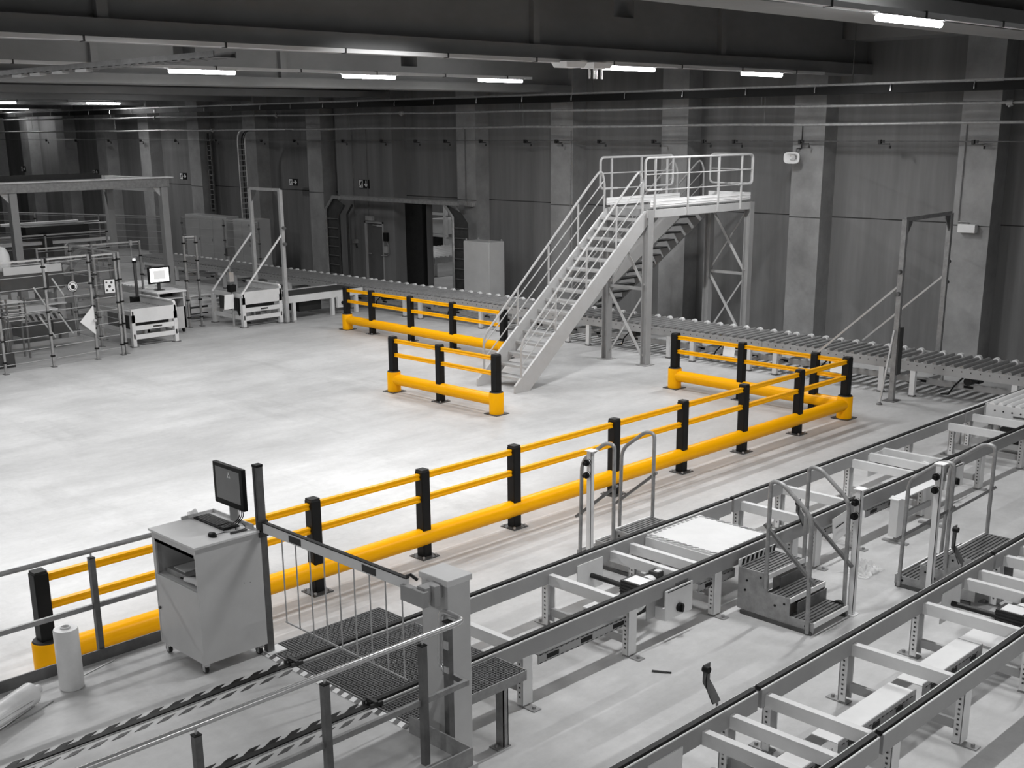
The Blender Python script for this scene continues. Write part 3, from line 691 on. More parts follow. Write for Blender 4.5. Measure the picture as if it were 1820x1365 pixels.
    if switch is not None:
        x = switch
        s_ = MB().mm((x-.24, ya-.09, .26), (x+.24, ya-.075, .60)).mm((x-.24, ya-.075, .26), (x-.2, ya+.05, .40)).done('switch_plate', 'paint', t)
        MB().mm((x-.2, ya-.094, .575), (x+.2, ya-.09, .585)).done('plate_slot', 'black', s_)
        b = MB().cyl((x, ya-.09, .36), (x, ya-.13, .36), .05, n=16).mm((x-.014, ya-.15, .315), (x+.014, ya-.12, .405)); b.done('rotary_switch', 'black', s_)
        MB().mm((x-.02, ya-.055, ztop-.11), (x+.2, ya-.0505, ztop-.07)).done('name_plate', 'galv_d', t)
    return t
CA, CB = 7.40, 8.555
chain_module('chain conveyor module between the gate box and the striped crossing plate', 5.62, 12.5, CA, CB, [7.5, 9.08, 10.6, 12.2], [7.5, 9.05, 10.1, 10.46], drive=9.7, ducts=[(7.7, 9.2), (6.7, 7.4), (10.3, 11.0)], switch=9.82)
chain_module('chain conveyor module behind the mobile steps, up to the bench stand', 12.56, 19.25, CA, CB, [12.75, 13.75, 15.6, 17.45, 19.0], [12.75, 13.75, 15.6, 16.1, 16.5, 18.7], drive=16.25, ducts=[(12.7, 13.3), (14.0, 15.4)], switch=16.45)
chain_module('farthest chain conveyor module, running up to the wall roller conveyor', 19.31, 24.3, CA, CB, [19.6, 21.4, 23.6], [19.6, 23.6], drive=None, ducts=[(21.6, 23.4)])
t = thing('cover_strip', 'long white cover strip outside the far rail near the roller transfer table', 'cover strip', (20.4, 8.78, 0))
MB().mm((19.4, 8.68, .56), (21.6, 8.86, .60)).done('cover', 'white', t)
for xx in (19.7, 21.3): MB().mm((xx-.03, 8.74, 0), (xx+.03, 8.8, .56)).done('leg', 'paint2', t)
CC, CD = 4.06, 5.205
chain_module('nearest chain conveyor module in the bottom right corner', 3.2, 8.1, CC, CD, [3.6, 5.6, 7.75], [4.4, 7.33, 7.72], drive=6.8, ducts=[(6.2, 7.6)])
chain_module('chain conveyor module with two white trays, in front of the mobile steps', 8.16, 12.8, CC, CD, [8.4, 9.72, 11.15], [8.25, 9.72, 11.15, 12.1, 12.45], drive=11.75)
chain_module('chain conveyor module cut by the right photo edge, beside the second steps', 12.86, 18.5, CC, CD, [13.1, 15.0, 17.2], [13.1, 13.55, 15.0, 15.5], drive=14.4)
# loose white cable trays lying under the near conveyor : parts are one thing each
def under_tray(label, x0, x1, y0, z):
    t = thing('cable_trunking', label, 'cable trunking', ((x0+x1)/2, y0, z), 'cable trunking under the near conveyor')
    b = MB().mm((x0, y0+.01, z), (x1, y0+.27, z+.008)); b.done('cover', 'white', t)
    b = MB().mm((x0, y0, z-.10), (x1, y0+.01, z+.03)); b.done('slotted_side', 'galv', t)
    b = MB(); x = x0+.05
    while x < x1-.1: b.mm((x, y0-.003, z-.02), (x+.04, y0, z-.012)); x += .075
    x = x0+.15
    while x < x1-.2: b.mm((x, y0-.004, z-.07), (x+.12, y0, z-.03)); x += .42
    b.done('slots', 'black', t)
    for xx in (x0+.3, x1-.3): MB().mm((xx-.02, y0+.02, .0), (xx+.02, y0+.06, z)).done('support', 'galv_d', t)
under_tray('white trunking under the near conveyor, between its first and second crossbeam', 8.3, 9.66, 4.47, .38)
under_tray('white trunking under the near conveyor, beyond its second crossbeam', 9.8, 11.05, 4.47, .38)
under_tray('white trunking under the near conveyor at the very bottom of the photo', 7.35, 8.2, 4.47, .36)
# roller transfer table inside the end of the first chain conveyor
t = thing('roller_transfer', 'short pale roller transfer table between the chain rails at the far right', 'roller table', (21.2, 7.98, 0))
for yy in (7.52, 8.44): MB().mm((19.9, yy-.01, .5), (22.7, yy+.01, .78)).done('side_frame', 'paint', t)
MB().mm((19.9, 7.52, .5), (19.92, 8.44, .78)).done('end_frame', 'paint', t)
for q in range(6): MB().cyl((19.94, 7.61+q*.148, .77), (22.68, 7.61+q*.148, .77), .05, n=14).done('roller', 'white', t)
for q in range(5): MB().cyl((19.895, 7.68+q*.148, .68), (19.905, 7.68+q*.148, .68), .016, n=8).done('axle_bolt', 'dark', t)
MB().mm((19.896, 7.75, .60), (19.90, 7.95, .63)).done('name_plate', 'galv_d', t)
for xx in (20.1, 22.5):
    for yy in (7.56, 8.40): MB().mm((xx-.04, yy-.03, 0), (xx+.04, yy+.03, .5)).done('leg', 'paint2', t)
MB().mm((19.66, 7.62, .12), (19.86, 8.05, .46)).done('drive_motor', 'darker', t); MB().cyl((19.72, 7.7, .52), (19.72, 8.3, .52), .05, n=12).done('drive_shaft', 'dark', t)
# checker plate crossing with hazard edges
t = thing('crossing_plate', 'pale checker plate with hazard edges bridging the chain conveyor', 'crossing plate', (11.25, 7.97, .68))
MB().mm((10.72, CA+.06, .655), (11.78, CB-.06, .68)).done('plate', 'paint', t)
def hazard(u0, u1, p, du, dv, name='hazard_tape', parent=None, w=.06, step=.11, slant=.05, m='black'):
    """slanted dashes from u0 to u1 along du, w wide along dv"""
    b = MB(); u = u0; du = V(du); dv = V(dv); p = V(p)
    while u < u1-step*.4:
        q = [p+du*u, p+du*(u+step*.5), p+du*(u+step*.5+slant)+dv*w, p+du*(u+slant)+dv*w]
        b.poly(q, (0, 0, .003)); u += step
    return b.done(name, m, parent, smooth=False)
hazard(10.74, 11.76, (0, CA+.07, .681), (1, 0, 0), (0, 1, 0), parent=t, w=.035, step=.09, slant=.0, m='galv')
hazard(10.74, 11.76, (0, CB-.11, .681), (1, 0, 0), (0, 1, 0), parent=t, w=.035, step=.09, slant=.0, m='galv')
hazard(CA+.08, CB-.1, (10.725, 0, .681), (0, 1, 0), (1, 0, 0), parent=t, w=.05, step=.085, slant=-.06, m='galv_d')
hazard(CA+.08, CB-.1, (11.725, 0, .681), (0, 1, 0), (1, 0, 0), parent=t, w=.05, step=.085, slant=-.06, m='galv_d')
MB().mm((10.70, CA+.06, .52), (10.73, CB-.06, .655)).done('support_angle', 'paint', t); MB().mm((11.76, CA+.06, .52), (11.79, CB-.06, .655)).done('support_angle', 'paint', t)
# bench stand beside the chain conveyor
t = thing('bench_stand', 'pale H shaped stand on a screw foot beside the chain conveyor', 'stand', (14.8, 7.12, 0))
b = MB().mm((14.22, 7.06, .61), (15.45, 7.2, .625)).mm((14.3, 7.0, .625), (14.36, 7.22, .63)); b.done('top_bar', 'white', t)
for xx in (14.32, 15.35):
    lg = MB().mm((xx-.09, 7.06, .1), (xx+.09, 7.08, .61)).mm((xx-.09, 7.08, .1), (xx-.075, 7.18, .61)).mm((xx+.075, 7.08, .1), (xx+.09, 7.18, .61)).done('leg', 'paint', t)
    MB().cyl((xx, 7.12, .02), (xx, 7.12, .1), .02, n=8).mm((xx-.04, 6.93, 0), (xx+.04, 7.29, .02)).done('foot', 'galv', lg)
MB().mm((14.4, 7.1, .3), (15.28, 7.14, .38)).done('tie_bar', 'paint2', t)
# ------------------------------------------------------------------ raised platform in the foreground
ZP = .68
PXE = 5.62
b = MB()
def slab(x0, x1, y0, y1): b.mm((x0, y0, 0), (x1, y1, ZP))
slab(-3, PXE, 6.05, 7.36); slab(-3, PXE, 7.44, 8.515); slab(-3, PXE, 8.595, 10.0)
b.mm((-3, 7.36, 0), (PXE, 7.44, .58)).mm((-3, 8.515, 0), (PXE, 8.595, .58))
pl = struct(b.done('floor_platform', 'floor', smooth=False))
for yc in (7.40, 8.555):
    far = yc > 8
    t = thing('chain_strip', 'far black chain strip running along the raised platform floor' if far else 'near black chain strip running along the raised platform floor', 'chain strip', (2, yc, ZP))
    MB().mm((-3, yc-.03, .58), (PXE, yc+.03, .695)).done('chain', 'chain', t)
    MB().mm((-3, yc-.05, ZP), (PXE, yc-.034, ZP+.006)).done('edge_strip', 'galv', t)
    hazard(0, PXE+3, (-3, yc+.045, ZP+.001), (1, 0, 0), (0, 1, 0), parent=t, w=.055, step=.2, slant=.10)
    hazard(0, PXE+3, (-3, yc-.14, ZP+.001), (1, 0, 0), (0, 1, 0), parent=t, w=.05, step=.2, slant=.10, m='steel_d')
    MB().mm((PXE-.02, yc-.07, .55), (PXE+.1, yc-.045, .72)).mm((PXE-.02, yc+.045, .55), (PXE+.1, yc+.07, .72)).mm((PXE+.02, yc-.07, .72), (PXE+.05, yc+.07, .735)).done('chain_guide', 'dark', t)
for y0, y1 in ((8.62, 9.05), (7.46, 8.49), (6.82, 7.34)):
    b = MB().mm((PXE-.05, y0, ZP), (PXE+.02, y1, ZP+.004)); e = b.done('edge_tape', 'white', None, base=V((PXE, y0, ZP)))
    tag(e, {8.62: 'hazard tape on the platform edge at the gate post foot', 7.46: 'hazard tape on the platform edge between the two chain strips', 6.82: 'hazard tape on the platform edge nearest to the gate box'}[y0], 'hazard tape', 'hazard tapes on the platform edge')
    k = y0+.03
    q = MB()
    while k < y1-.06: q.poly([(PXE-.05, k, ZP+.0045), (PXE-.05, k+.055, ZP+.0045), (PXE+.02, k+.085, ZP+.0045), (PXE+.02, k+.03, ZP+.0045)], (0, 0, .001)); k += .12
    q.done('stripes', 'galv_d', e, smooth=False)
def grating(label, x0, x1, y0, y1, legs):
    t = thing('grating', label, 'walkway grating', ((x0+x1)/2, (y0+y1)/2, ZP), 'walkway gratings at the gate')
    b = MB(); s = .034; k = x0
    while k < x1: b.mm((k-.0025, y0, ZP-.03), (k+.0025, y1, ZP)); k += s
    k = y0
    while k < y1: b.mm((x0, k-.0025, ZP-.03), (x1, k+.0025, ZP-.001)); k += s
    b.done('bars', 'grate', t, smooth=False)
    b = MB().mm((x0, y0-.01, ZP-.09), (x1, y0, ZP+.003)).mm((x0, y1, ZP-.09), (x1, y1+.01, ZP+.003)).mm((x1, y0, ZP-.09), (x1+.01, y1, ZP+.003)).mm((x0-.01, y0, ZP-.05), (x0, y1, ZP+.003)); b.done('edge_frame', 'galv', t)
    for (xl, yl) in legs:
        lg = MB().mm((xl-.03, yl-.05, .01), (xl-.02, yl+.05, ZP-.05)).mm((xl-.03, yl-.05, .01), (xl+.03, yl-.04, ZP-.05)).mm((xl+.02, yl-.05, .01), (xl+.03, yl+.05, ZP-.05)).done('leg', 'galv', t)
        MB().mm((xl-.11, yl-.06, 0), (xl+.05, yl+.06, .012)).cyl((xl-.08, yl, .012), (xl-.08, yl, .04), .015, n=6).done('foot', 'galv', lg)
    return t
grating('grating walkway behind the gate, far side of the far chain', PXE+.05, 7.05, 8.62, 9.04, [(6.85, 8.97)])
grating('wide grating walkway behind the gate, between the two chains', PXE+.05, 7.05, 7.47, 8.48, [(6.8, 8.35), (6.8, 7.6)])
grating('grating walkway beside the gate box, near side of the near chain', PXE+.05, 7.05, 6.93, 7.33, [(6.8, 6.99), (5.85, 7.1)])
# platform kick plates
b = MB().mm((-3, 9.9, ZP), (5.6, 9.915, ZP+.11)); tag(b.done('kick_plate', 'galv_d', None, base=V((2, 9.9, ZP))), 'steel kick plate along the floor below the railing behind the cabinet', 'kick plate')
b = MB().mm((5.56, 6.07, ZP), (5.575, 6.80, ZP+.15)).mm((2.5, 6.055, ZP), (5.575, 6.07, ZP+.15)); tag(b.done('kick_plate', 'galv', None, base=V((5.5, 6.4, ZP))), 'steel kick plate turning the corner at the foot of the gate box', 'kick plate')
# railings
def railing(label, y, xs, x0, x1, loop):
    t = thing('railing', label, 'railing', ((x0+x1)/2, y, ZP), 'steel railings on the raised platform')
    zr, zm = 1.74, 1.20
    yi = y+.02
    if loop:
        pts = fillet([(x0, y, zr), (x1, y, zr), (x1+.02, y+.30, zr), (x1+.02, y+.32, 1.26), (x1+.02, y+.24, 1.21)], .09, 6)
    else: pts = [(x0, y, zr), (x1, y, zr)]
    MB().tube(pts, .024, 12).done('handrail', 'steel' if loop else 'galv', t)
    MB().bar((x0, yi, zm), (x1+(.03 if loop else 0), yi, zm), .03, .045).done('mid_rail', 'galv', t)
    if loop: MB().bar((x1+.02, y+.28, 1.21), (x1+.02, y-.0, 1.2), .03, .045).done('mid_rail', 'galv', t)
    for x in xs:
        p = MB().mm((x-.026, y-.026, ZP), (x+.026, y+.026, zr-.07)).done('post', 'galv_d', t)
        MB().mm((x-.028, y-.028, zr-.07), (x+.028, y+.028, zr-.062)).done('post_cap', 'black', p)
        MB().cyl((x, y, zr-.062), (x, y, zr-.01), .009, n=6).done('pin', 'steel', p)
    return t
railing('steel railing behind the cabinet with one visible square post', 9.95, [1.5, 3.0, 4.49], -2.9, 5.3, False)
r = railing('polished steel railing in the foreground, ending in a loop at the gate box', 6.33, [2.1, 3.42, 4.43, 5.33], -2.9, 5.765, True)
p = MB().mm((5.69, 6.45, 0), (5.745, 6.505, 1.70)).done('post', 'galv_d', r); MB().mm((5.688, 6.448, 1.70), (5.747, 6.507, 1.708)).done('post_cap', 'black', p)
MB().mm((5.68, 6.44, 1.48), (5.69, 6.49, 1.55)).mm((5.68, 6.44, 1.28), (5.69, 6.49, 1.33)).done('bracket', 'alu', p)
# ------------------------------------------------------------------ swing arm gate
t = thing('barrier_gate', 'grey barrier gate box with a white arm and hanging rod curtain', 'gate', (5.93, 6.73, 0))
bx = MB().mm((5.82, 6.58, .02), (6.06, 6.90, 1.965)).done('housing', 'cab', t, .006)
MB().mm((5.805, 6.565, 1.93), (6.075, 6.915, 1.985)).done('lid', 'paint', t, .006)
b = MB().mm((5.60, 6.62, 1.80), (5.66, 6.90, 1.93)).mm((5.64, 6.64, 1.83), (5.82, 6.74, 1.95)).mm((5.70, 6.60, 1.79), (5.76, 6.66, 1.96)); b.done('arm_bracket', 'paint2', t, .004)
ar = MB().mm((5.63, 6.86, 1.885), (5.665, 8.872, 1.975)).done('arm', 'white', t, .004)
MB().mm((5.628, 6.86, 1.976), (5.668, 8.872, 1.986)).done('arm_edge', 'darker', ar)
for y in (8.37, 7.33): MB().mm((5.626, y-.09, 1.90), (5.63, y+.09, 1.96)).done('reflective_stripe', 'dark', ar)
c_ = None
for k in range(9):
    y = 8.60-k*.208; MB().tube([(5.647, y, 1.885), (5.647, y-.0, 1.085)], .0065, 6).done('curtain_rod', 'alu', t)
MB().tube([(5.647, 8.62, 1.085), (5.647, 6.90, 1.085)], .008, 6).done('curtain_bar', 'alu', t)
MB().tube([(5.64, 6.86, 2.0), (5.63, 6.8, 2.03), (5.66, 6.75, 1.99)], .014, 6).done('hinge_pin', 'darker', t)
t = thing('gate_post', 'tall dark profile post with black cap catching the gate arm', 'post', (5.66, 8.93, ZP))
b = MB().prof((5.66, 8.94, ZP+.01), (5.66, 8.94, 2.49), [(-.034, -.034), (-.006, -.034), (-.006, -.02), (.006, -.02), (.006, -.034), (.034, -.034), (.034, .034), (-.034, .034)], up=(1, 0, 0)); b.done('profile', 'galv_d', t)
MB().mm((5.624, 8.904, 2.49), (5.696, 8.976, 2.512)).done('cap', 'black', t)
MB().mm((5.61, 8.86, ZP), (5.80, 9.02, ZP+.012)).done('base_plate', 'white', t)
MB().mm((5.60, 8.88, 1.84), (5.70, 8.912, 1.99)).done('arm_rest', 'dark', t)
# ------------------------------------------------------------------ computer cabinet on castors
cx0, cx1, cy0, cy1, cz0, cz1 = 4.95, 5.62, 8.90, 9.66, .79, 1.89
t = thing('computer_cabinet', 'grey computer cabinet on castors with an open shelf and tray top', 'cabinet', (5.28, 9.28, ZP))
b = MB().mm((cx0, cy0, cz0), (cx1, cy0+.018, cz1)).mm((cx0, cy1-.05, 1.479), (cx0+.018, cy1-.018, cz1)).mm((cx0, cy0+.018, 1.80), (cx0+.018, cy1-.05, cz1)).mm((cx0, cy1-.018, cz0), (cx1, cy1, cz1)).mm((cx1-.018, cy0+.018, cz0), (cx1, cy1-.018, cz1))
b.mm((cx0+.02, cy0+.018, cz0), (cx1-.018, cy1-.018, cz0+.02)).mm((cx0+.02, cy0+.018, 1.47), (cx1-.018, cy1-.018, 1.485)); b.done('body', 'cab', t)
dr = MB().mm((cx0+.001, cy0+.020, cz0+.004), (cx0+.016, cy1-.020, 1.478)).done('door', 'cab', t, .003)
MB().cyl((cx0-.018, cy1-.05, 1.15), (cx0, cy1-.05, 1.15), .013, n=10).done('door_lock', 'steel_d', dr)
MB().mm((cx0+.0, cy0+.03, 1.80), (cx0+.03, cy1-.05, 1.83)).mm((cx0+.06, cy0+.03, 1.77), (cx0+.09, cy1-.05, 1.79)).done('shelf_rail', 'paint', t)
tp = MB().mm((cx0-.02, cy0-.02, cz1), (cx1, cy1+.02, cz1+.022)).done('top', 'paint', t, .003)
MB().mm((cx1-.012, cy0+.1, cz1+.022), (cx1, cy1+.02, cz1+.05)).mm((cx0+.32, cy1+.008, cz1+.022), (cx1, cy1+.02, cz1+.05)).done('tray_rim', 'cab', tp)
MB().cyl((5.48, cy0-.002, 1.44), (5.48, cy0+.004, 1.44), .006, n=8).cyl((5.42, cy0-.002, 1.45), (5.42, cy0+.004, 1.45), .004, n=8).done('rivets', 'steel', t)
for px, py in ((5.0, 8.96), (5.57, 8.96), (5.0, 9.6), (5.57, 9.6)):
    cs = MB().mm((px-.02, py-.035, .755), (px+.02, py+.035, cz0)).mm((px-.022, py-.01, .70), (px-.016, py+.03, .76)).mm((px+.016, py-.01, .70), (px+.022, py+.03, .76)).done('castor', 'steel', t)
    MB().cyl((px-.014, py+.015, .722), (px+.014, py+.015, .722), .042, n=16).done('wheel', 'rubber', cs)
# monitor on its pole
t = thing('monitor', 'flat black framed monitor with grey screen on a pole above the cabinet', 'monitor', (5.62, 9.28, cz1+.02))
MB().mm((5.588, 9.215, cz1+.022), (5.607, 9.345, 2.3)).done('stand', 'paint2', t)
mn = MB().mm((5.555, 9.04, 2.06), (5.60, 9.53, 2.455)).done('casing', 'black', t, .006)
MB().mm((5.5535, 9.085, 2.115), (5.556, 9.485, 2.42)).done('screen', 'screen', mn)
b = MB()
for dy, dz in ((0, .02), (-.016, -.008), (.016, -.008)): b.poly([(5.552, 9.26+dy-.012, 2.36+dz-.012), (5.552, 9.26+dy+.012, 2.36+dz-.012), (5.552, 9.26+dy+.004, 2.36+dz+.014), (5.552, 9.26+dy-.004, 2.36+dz+.014)], (.001, 0, 0))
b.done('screen_logo', 'white', mn)
for q in range(3): MB().tube(fillet([(5.60, 9.22-.02*q, 2.1), (5.60, 9.17-.03*q, 2.0), (5.55, 9.2-.02*q, cz1+.03), (5.40+.03*q, 9.25-.1*q, cz1+.03)], .05), .005, 6).done('cable', 'black', t)
# keyboard
t = thing('keyboard', 'black keyboard lying on the cabinet top', 'keyboard', (5.44, 9.37, cz1+.022))
kb = MB().mm((5.365, 9.1, cz1+.022), (5.535, 9.62, cz1+.038)).done('case', 'black', t, .004)
b = MB()
for i in range(5):
    for j_ in range(17):
        x = 5.378+i*.026; y = 9.225+j_*.0225; b.mm((x, y, cz1+.038), (x+.021, y+.018, cz1+.045))
b.done('keys', 'dark', kb, smooth=False)
b = MB()
for i in range(5):
    for j_ in range(4): y = 9.112+j_*.0225; b.mm((5.378+i*.026, y, cz1+.038), (5.399+i*.026, y+.018, cz1+.045))
b.done('number_pad', 'dark', kb, smooth=False)
MB().mm((5.515, 9.13, cz1+.038), (5.53, 9.6, cz1+.04)).done('upper_strip', 'dark', kb)
t = thing('computer_mouse', 'black computer mouse in front of the keyboard', 'mouse', (5.22, 9.05, cz1+.022))
b = MB(); vs = []; n = 14
prof = [(1, 0), (.97, .5), (.75, .85), (.35, 1), (0.01, 1)]
vs = [(5.22+.033*r*math.cos(2*math.pi*k/n), 9.05+.055*r*math.sin(2*math.pi*k/n), cz1+.023+.036*h) for r, h in prof for k in range(n)]
b.add(vs, [(i*n+k, i*n+(k+1) % n, (i+1)*n+(k+1) % n, (i+1)*n+k) for i in range(4) for k in range(n)]); b.done('shell', 'black', t)
MB().tube(fillet([(5.26, 9.05, cz1+.03), (5.36, 9.06, cz1+.026), (5.42, 9.0, cz1+.026), (5.56, 9.02, cz1+.026), (5.6, 9.16, cz1+.026)], .05), .003, 6).done('cable', 'black', t)
t = thing('hand_scanner_pen', 'slim dark pen lying between mouse and monitor', 'pen', (5.42, 8.97, cz1+.03))
MB().cyl((5.36, 8.98, cz1+.031), (5.52, 8.96, cz1+.031), .009, n=8).done('barrel', 'dark', t); MB().cyl((5.52, 8.96, cz1+.031), (5.56, 8.955, cz1+.031), .006, n=8).done('tip', 'steel', t)
t = thing('plastic_cup', 'crumpled translucent plastic cup behind the keyboard', 'cup', (5.40, 9.69, cz1+.02))
b = MB(); n = 16; vs = []
for i, (r, u) in enumerate(((.028, 0), (.031, .03), (.033, .06), (.040, .085), (.036, .085), (.028, .05))):
    for k in range(n):
        a = 2*math.pi*k/n; rr = r*(1+.12*math.sin(3*a+i)); vs.append((5.33+u*.9, 9.64+.03*u+rr*math.cos(a)*1.15, cz1+.064+rr*math.sin(a)))
b.add(vs, [(i*n+k, i*n+(k+1) % n, (i+1)*n+(k+1) % n, (i+1)*n+k) for i in range(5) for k in range(n)]); b.done('wall', 'pvc', t)
# items inside the open shelf
t = thing('funnel', 'pale conical nozzle lying in the open cabinet shelf', 'nozzle', (5.0, 9.0, 1.49))
MB().cyl((5.02, 8.96, 1.54), (5.02, 9.06, 1.54), .042, .034, n=18).cyl((5.02, 9.06, 1.54), (5.0, 9.2, 1.525), .034, .022, n=18).done('cone', 'paint', t)
MB().cyl((5.0, 9.2, 1.525), (4.995, 9.27, 1.52), .008, n=8).done('tip', 'black', t)
t = thing('document_box', 'dark flat box lying inside the open cabinet shelf', 'box', (5.2, 9.35, 1.49))
MB().mm((5.02, 9.2, 1.486), (5.4, 9.56, 1.54)).done('box', 'galv', t, .004); MB().mm((5.06, 9.3, 1.54), (5.3, 9.5, 1.55)).done('sheet', 'paint', t)
# ------------------------------------------------------------------ film rolls on the platform
t = thing('film_roll', 'white stretch film roll standing upright beside the barrier end', 'film roll', (4.02, 9.57, ZP), 'stretch film rolls on the platform')
MB().lathe((4.02, 9.57, ZP+.004), [(.035, 0), (.100, 0), (.106, .012), (.106, .545), (.100, .56), (.044, .562), (.040, .55)], 32).done('film', 'film', t)
MB().lathe((4.02, 9.57, ZP+.004), [(.031, 0), (.04, 0), (.042, .575), (.033, .578), (.031, .3), (.031, 0)], 24).done('core', 'paint', t)
MB().poly([(4.1, 9.5, ZP+.10), (4.106, 9.52, ZP+.10), (4.106, 9.52, ZP+.12), (4.1, 9.5, ZP+.12)], (-.01, -.01, 0)).done('label_chip', 'white', t)
t = thing('film_roll', 'shiny wrapped film roll lying on its side in the left corner', 'film roll', (3.5, 9.42, ZP), 'stretch film rolls on the platform')
d0, d1 = V((3.06, 9.18, ZP+.105)), V((3.63, 9.50, ZP+.105))
MB().cyl(d0, d1, .1, n=28).done('film', 'film', t)
dd = (d1-d0).normalized(); MB().cyl(d1, d1+dd*.10, .042, n=16).cyl(d1+dd*.02, d1+dd*.05, .052, n=16).done('core', 'paint', t)
sd = dd.cross(V((0, 0, 1)))
for k in range(5):
    a0 = .5-k*.28; MB().tube([d0+dd*(.1+q*.09)+(sd*math.cos(a0-q*.05)+V((0, 0, math.sin(a0-q*.05))))*.101 for q in range(6)], .0035, 5).done('film_fold', 'galv' if k % 2 else 'white', t)
MB().tube([d0+dd*.3+sd*.105+V((0, 0, -.06)), d0+dd*.5+sd*.125+V((0, 0, -.098)), d0+dd*.75+sd*.14+V((0, 0, -.1))], .006, 5).done('loose_strand', 'galv', t)
t = thing('film_strip', 'loose strip of film lying behind the standing roll', 'film strip', (4.4, 9.75, ZP))
MB().poly([(4.15, 9.70, ZP+.003), (4.55, 9.82, ZP+.003), (4.56, 9.84, ZP+.003), (4.15, 9.715, ZP+.003)], (0, 0, .004)).done('strip', 'white', t)
# ------------------------------------------------------------------ mobile steps over the chain rails
def steps(label, x0, x1, y, s, post_at, panel):
    """x0,x1 cheeks, y the side at the conveyor, s the way down (-1 or +1 along Y)"""
    t = thing('mobile_steps', label, 'steps', ((x0+x1)/2, y+s*.5, 0), 'galvanised mobile steps')
    Yv = lambda u: y+s*u
    pf = [(0, .06), (0, .56), (.40, .56), (.40, .35), (.69, .35), (.69, .145), (1.0, .145), (1.0, .03), (.9, .03)]
    for xx in (x0, x1): 
        ck = MB().poly([(xx-.006, Yv(u), z) for u, z in pf], (.012, 0, 0)).done('cheek', 'galv', t)
        b = MB()
        for (u, z) in ((.1, .3), (.3, .5), (.12, .42), (.5, .22), (.62, .27), (.9, .09)): b.cyl((xx-.012, Yv(u), z), (xx+.012, Yv(u), z), .014, n=8)
        b.done('bolts', 'black', ck)
    for u0, u1, z in ((.0, .40, .56), (.38, .69, .35), (.67, 1.0, .145)):
        b = MB(); k = u0
        while k < u1-.03: b.mm((x0+.006, Yv(k), z-.02), (x1-.006, Yv(k+.032), z)); b.mm((x0+.006, Yv(k+.032), z-.02), (x1-.006, Yv(k+.05), z-.014)); k += .05
        tr = b.done('tread', 'galv_d', t, smooth=False)
        MB().mm((x0+.0, Yv(u1-.012), z-.055), (x1, Yv(u1+.006), z+.004)).done('nosing', 'white', tr)
    for u, z0, z1 in ((.42, .30, .5), (.71, .06, .3)): MB().mm((x0+.2 if u < .5 else x0+.12, Yv(u), z0+.02), (x1-.006, Yv(u+.01), z1-.02)).done('riser', 'galv_d', t)
    for xx in (x0, x1): MB().mm((xx-.02, Yv(.05), .0), (xx+.02, Yv(.98), .045)).done('skid', 'steel_d', t)
    MB().cyl((x1-.03, Yv(.88), .09), (x1+.02, Yv(.88), .09), .085, n=18).done('wheel', 'rubber', t)
    for xx, o in ((x0-.025, -1), (x1+.025, 1)):
        pts = fillet([(xx, Yv(.38), .40), (xx, Yv(.38), 1.66), (xx, Yv(.52), 1.66), (xx, Yv(.91), 1.36), (xx, Yv(.935), .02)], .13, 6)
        h = MB().tube(pts, .024, 12).done('handrail', 'galv', t)
        MB().bar((xx+o*-.0, Yv(.33), 1.15), (xx, Yv(1.0), .60), .032, .042, up=(1, 0, 0)).done('mid_rail', 'galv_d', h)
    if panel: MB().poly([(x0, y-.0, .48), (x1, y-.0, .48), (x1, y-.0, .64), (x0, y, .64)], (0, .01*-s, 0)).done('back_panel', 'white', t)
    if panel:
        b = MB()
        for k in range(8): q = x0+.03+k*.09; b.poly([(q, y+s*.002, .49), (q+.045, y+s*.002, .49), (q+.085, y+s*.002, .63), (q+.04, y+s*.002, .63)], (0, s*.002, 0))
        b.done('hazard_stripes', 'black', t, smooth=False)
    return t
def reflex_post(label, x, y, h, left, z0=0):
    t = thing('sensor_post', label, 'sensor post', (x, y, z0), 'light barrier posts beside the steps')
    p = MB().mm((x-.03, y-.04, z0+.015), (x+.03, y-.034, h)).mm((x-.03, y-.04, z0+.015), (x-.024, y+.03, h)).done('post', 'paint', t)
    MB().mm((x-.06, y-.07, z0), (x+.08, y+.08, z0+.012)).done('foot_plate', 'white', p)
    MB().mm((x-.05, y-.07, h), (x+.08, y+.05, h+.008)).done('top_plate', 'white', p)
    for z in (h-.14, h-.30):
        MB().cyl((x-.03, y+.0, z), (x-.085, y+.0, z), .042, n=14).cyl((x-.085, y, z), (x-.125, y, z), .024, n=12).done('sensor', 'black', t)
        MB().cyl((x-.045, y, z+.0), (x-.055, y, z), .044, n=14).done('sensor_ring', 'paint', t)
    return t
steps('mobile steps with hazard striped back panel, on the near side of the crossing plate', 10.87, 11.6, 7.26, -1, None, True)
steps('mobile steps standing behind the crossing plate, only their handrails in view', 10.87, 11.6, 8.74, 1, None, False)
steps('second mobile steps at the right photo edge, behind the near conveyor', 12.88, 13.92, 5.36, 1, None, False)
reflex_post('pale sensor post beside the handrails close to the longest yellow barrier', 10.74, 9.42, 1.55, True)
reflex_post('pale sensor post at the lower end of the hazard panel steps', 11.70, 6.28, 1.50, False)
reflex_post('pale sensor post leaning close to the second mobile steps by the near conveyor', 12.74, 5.86, 1.66, False)
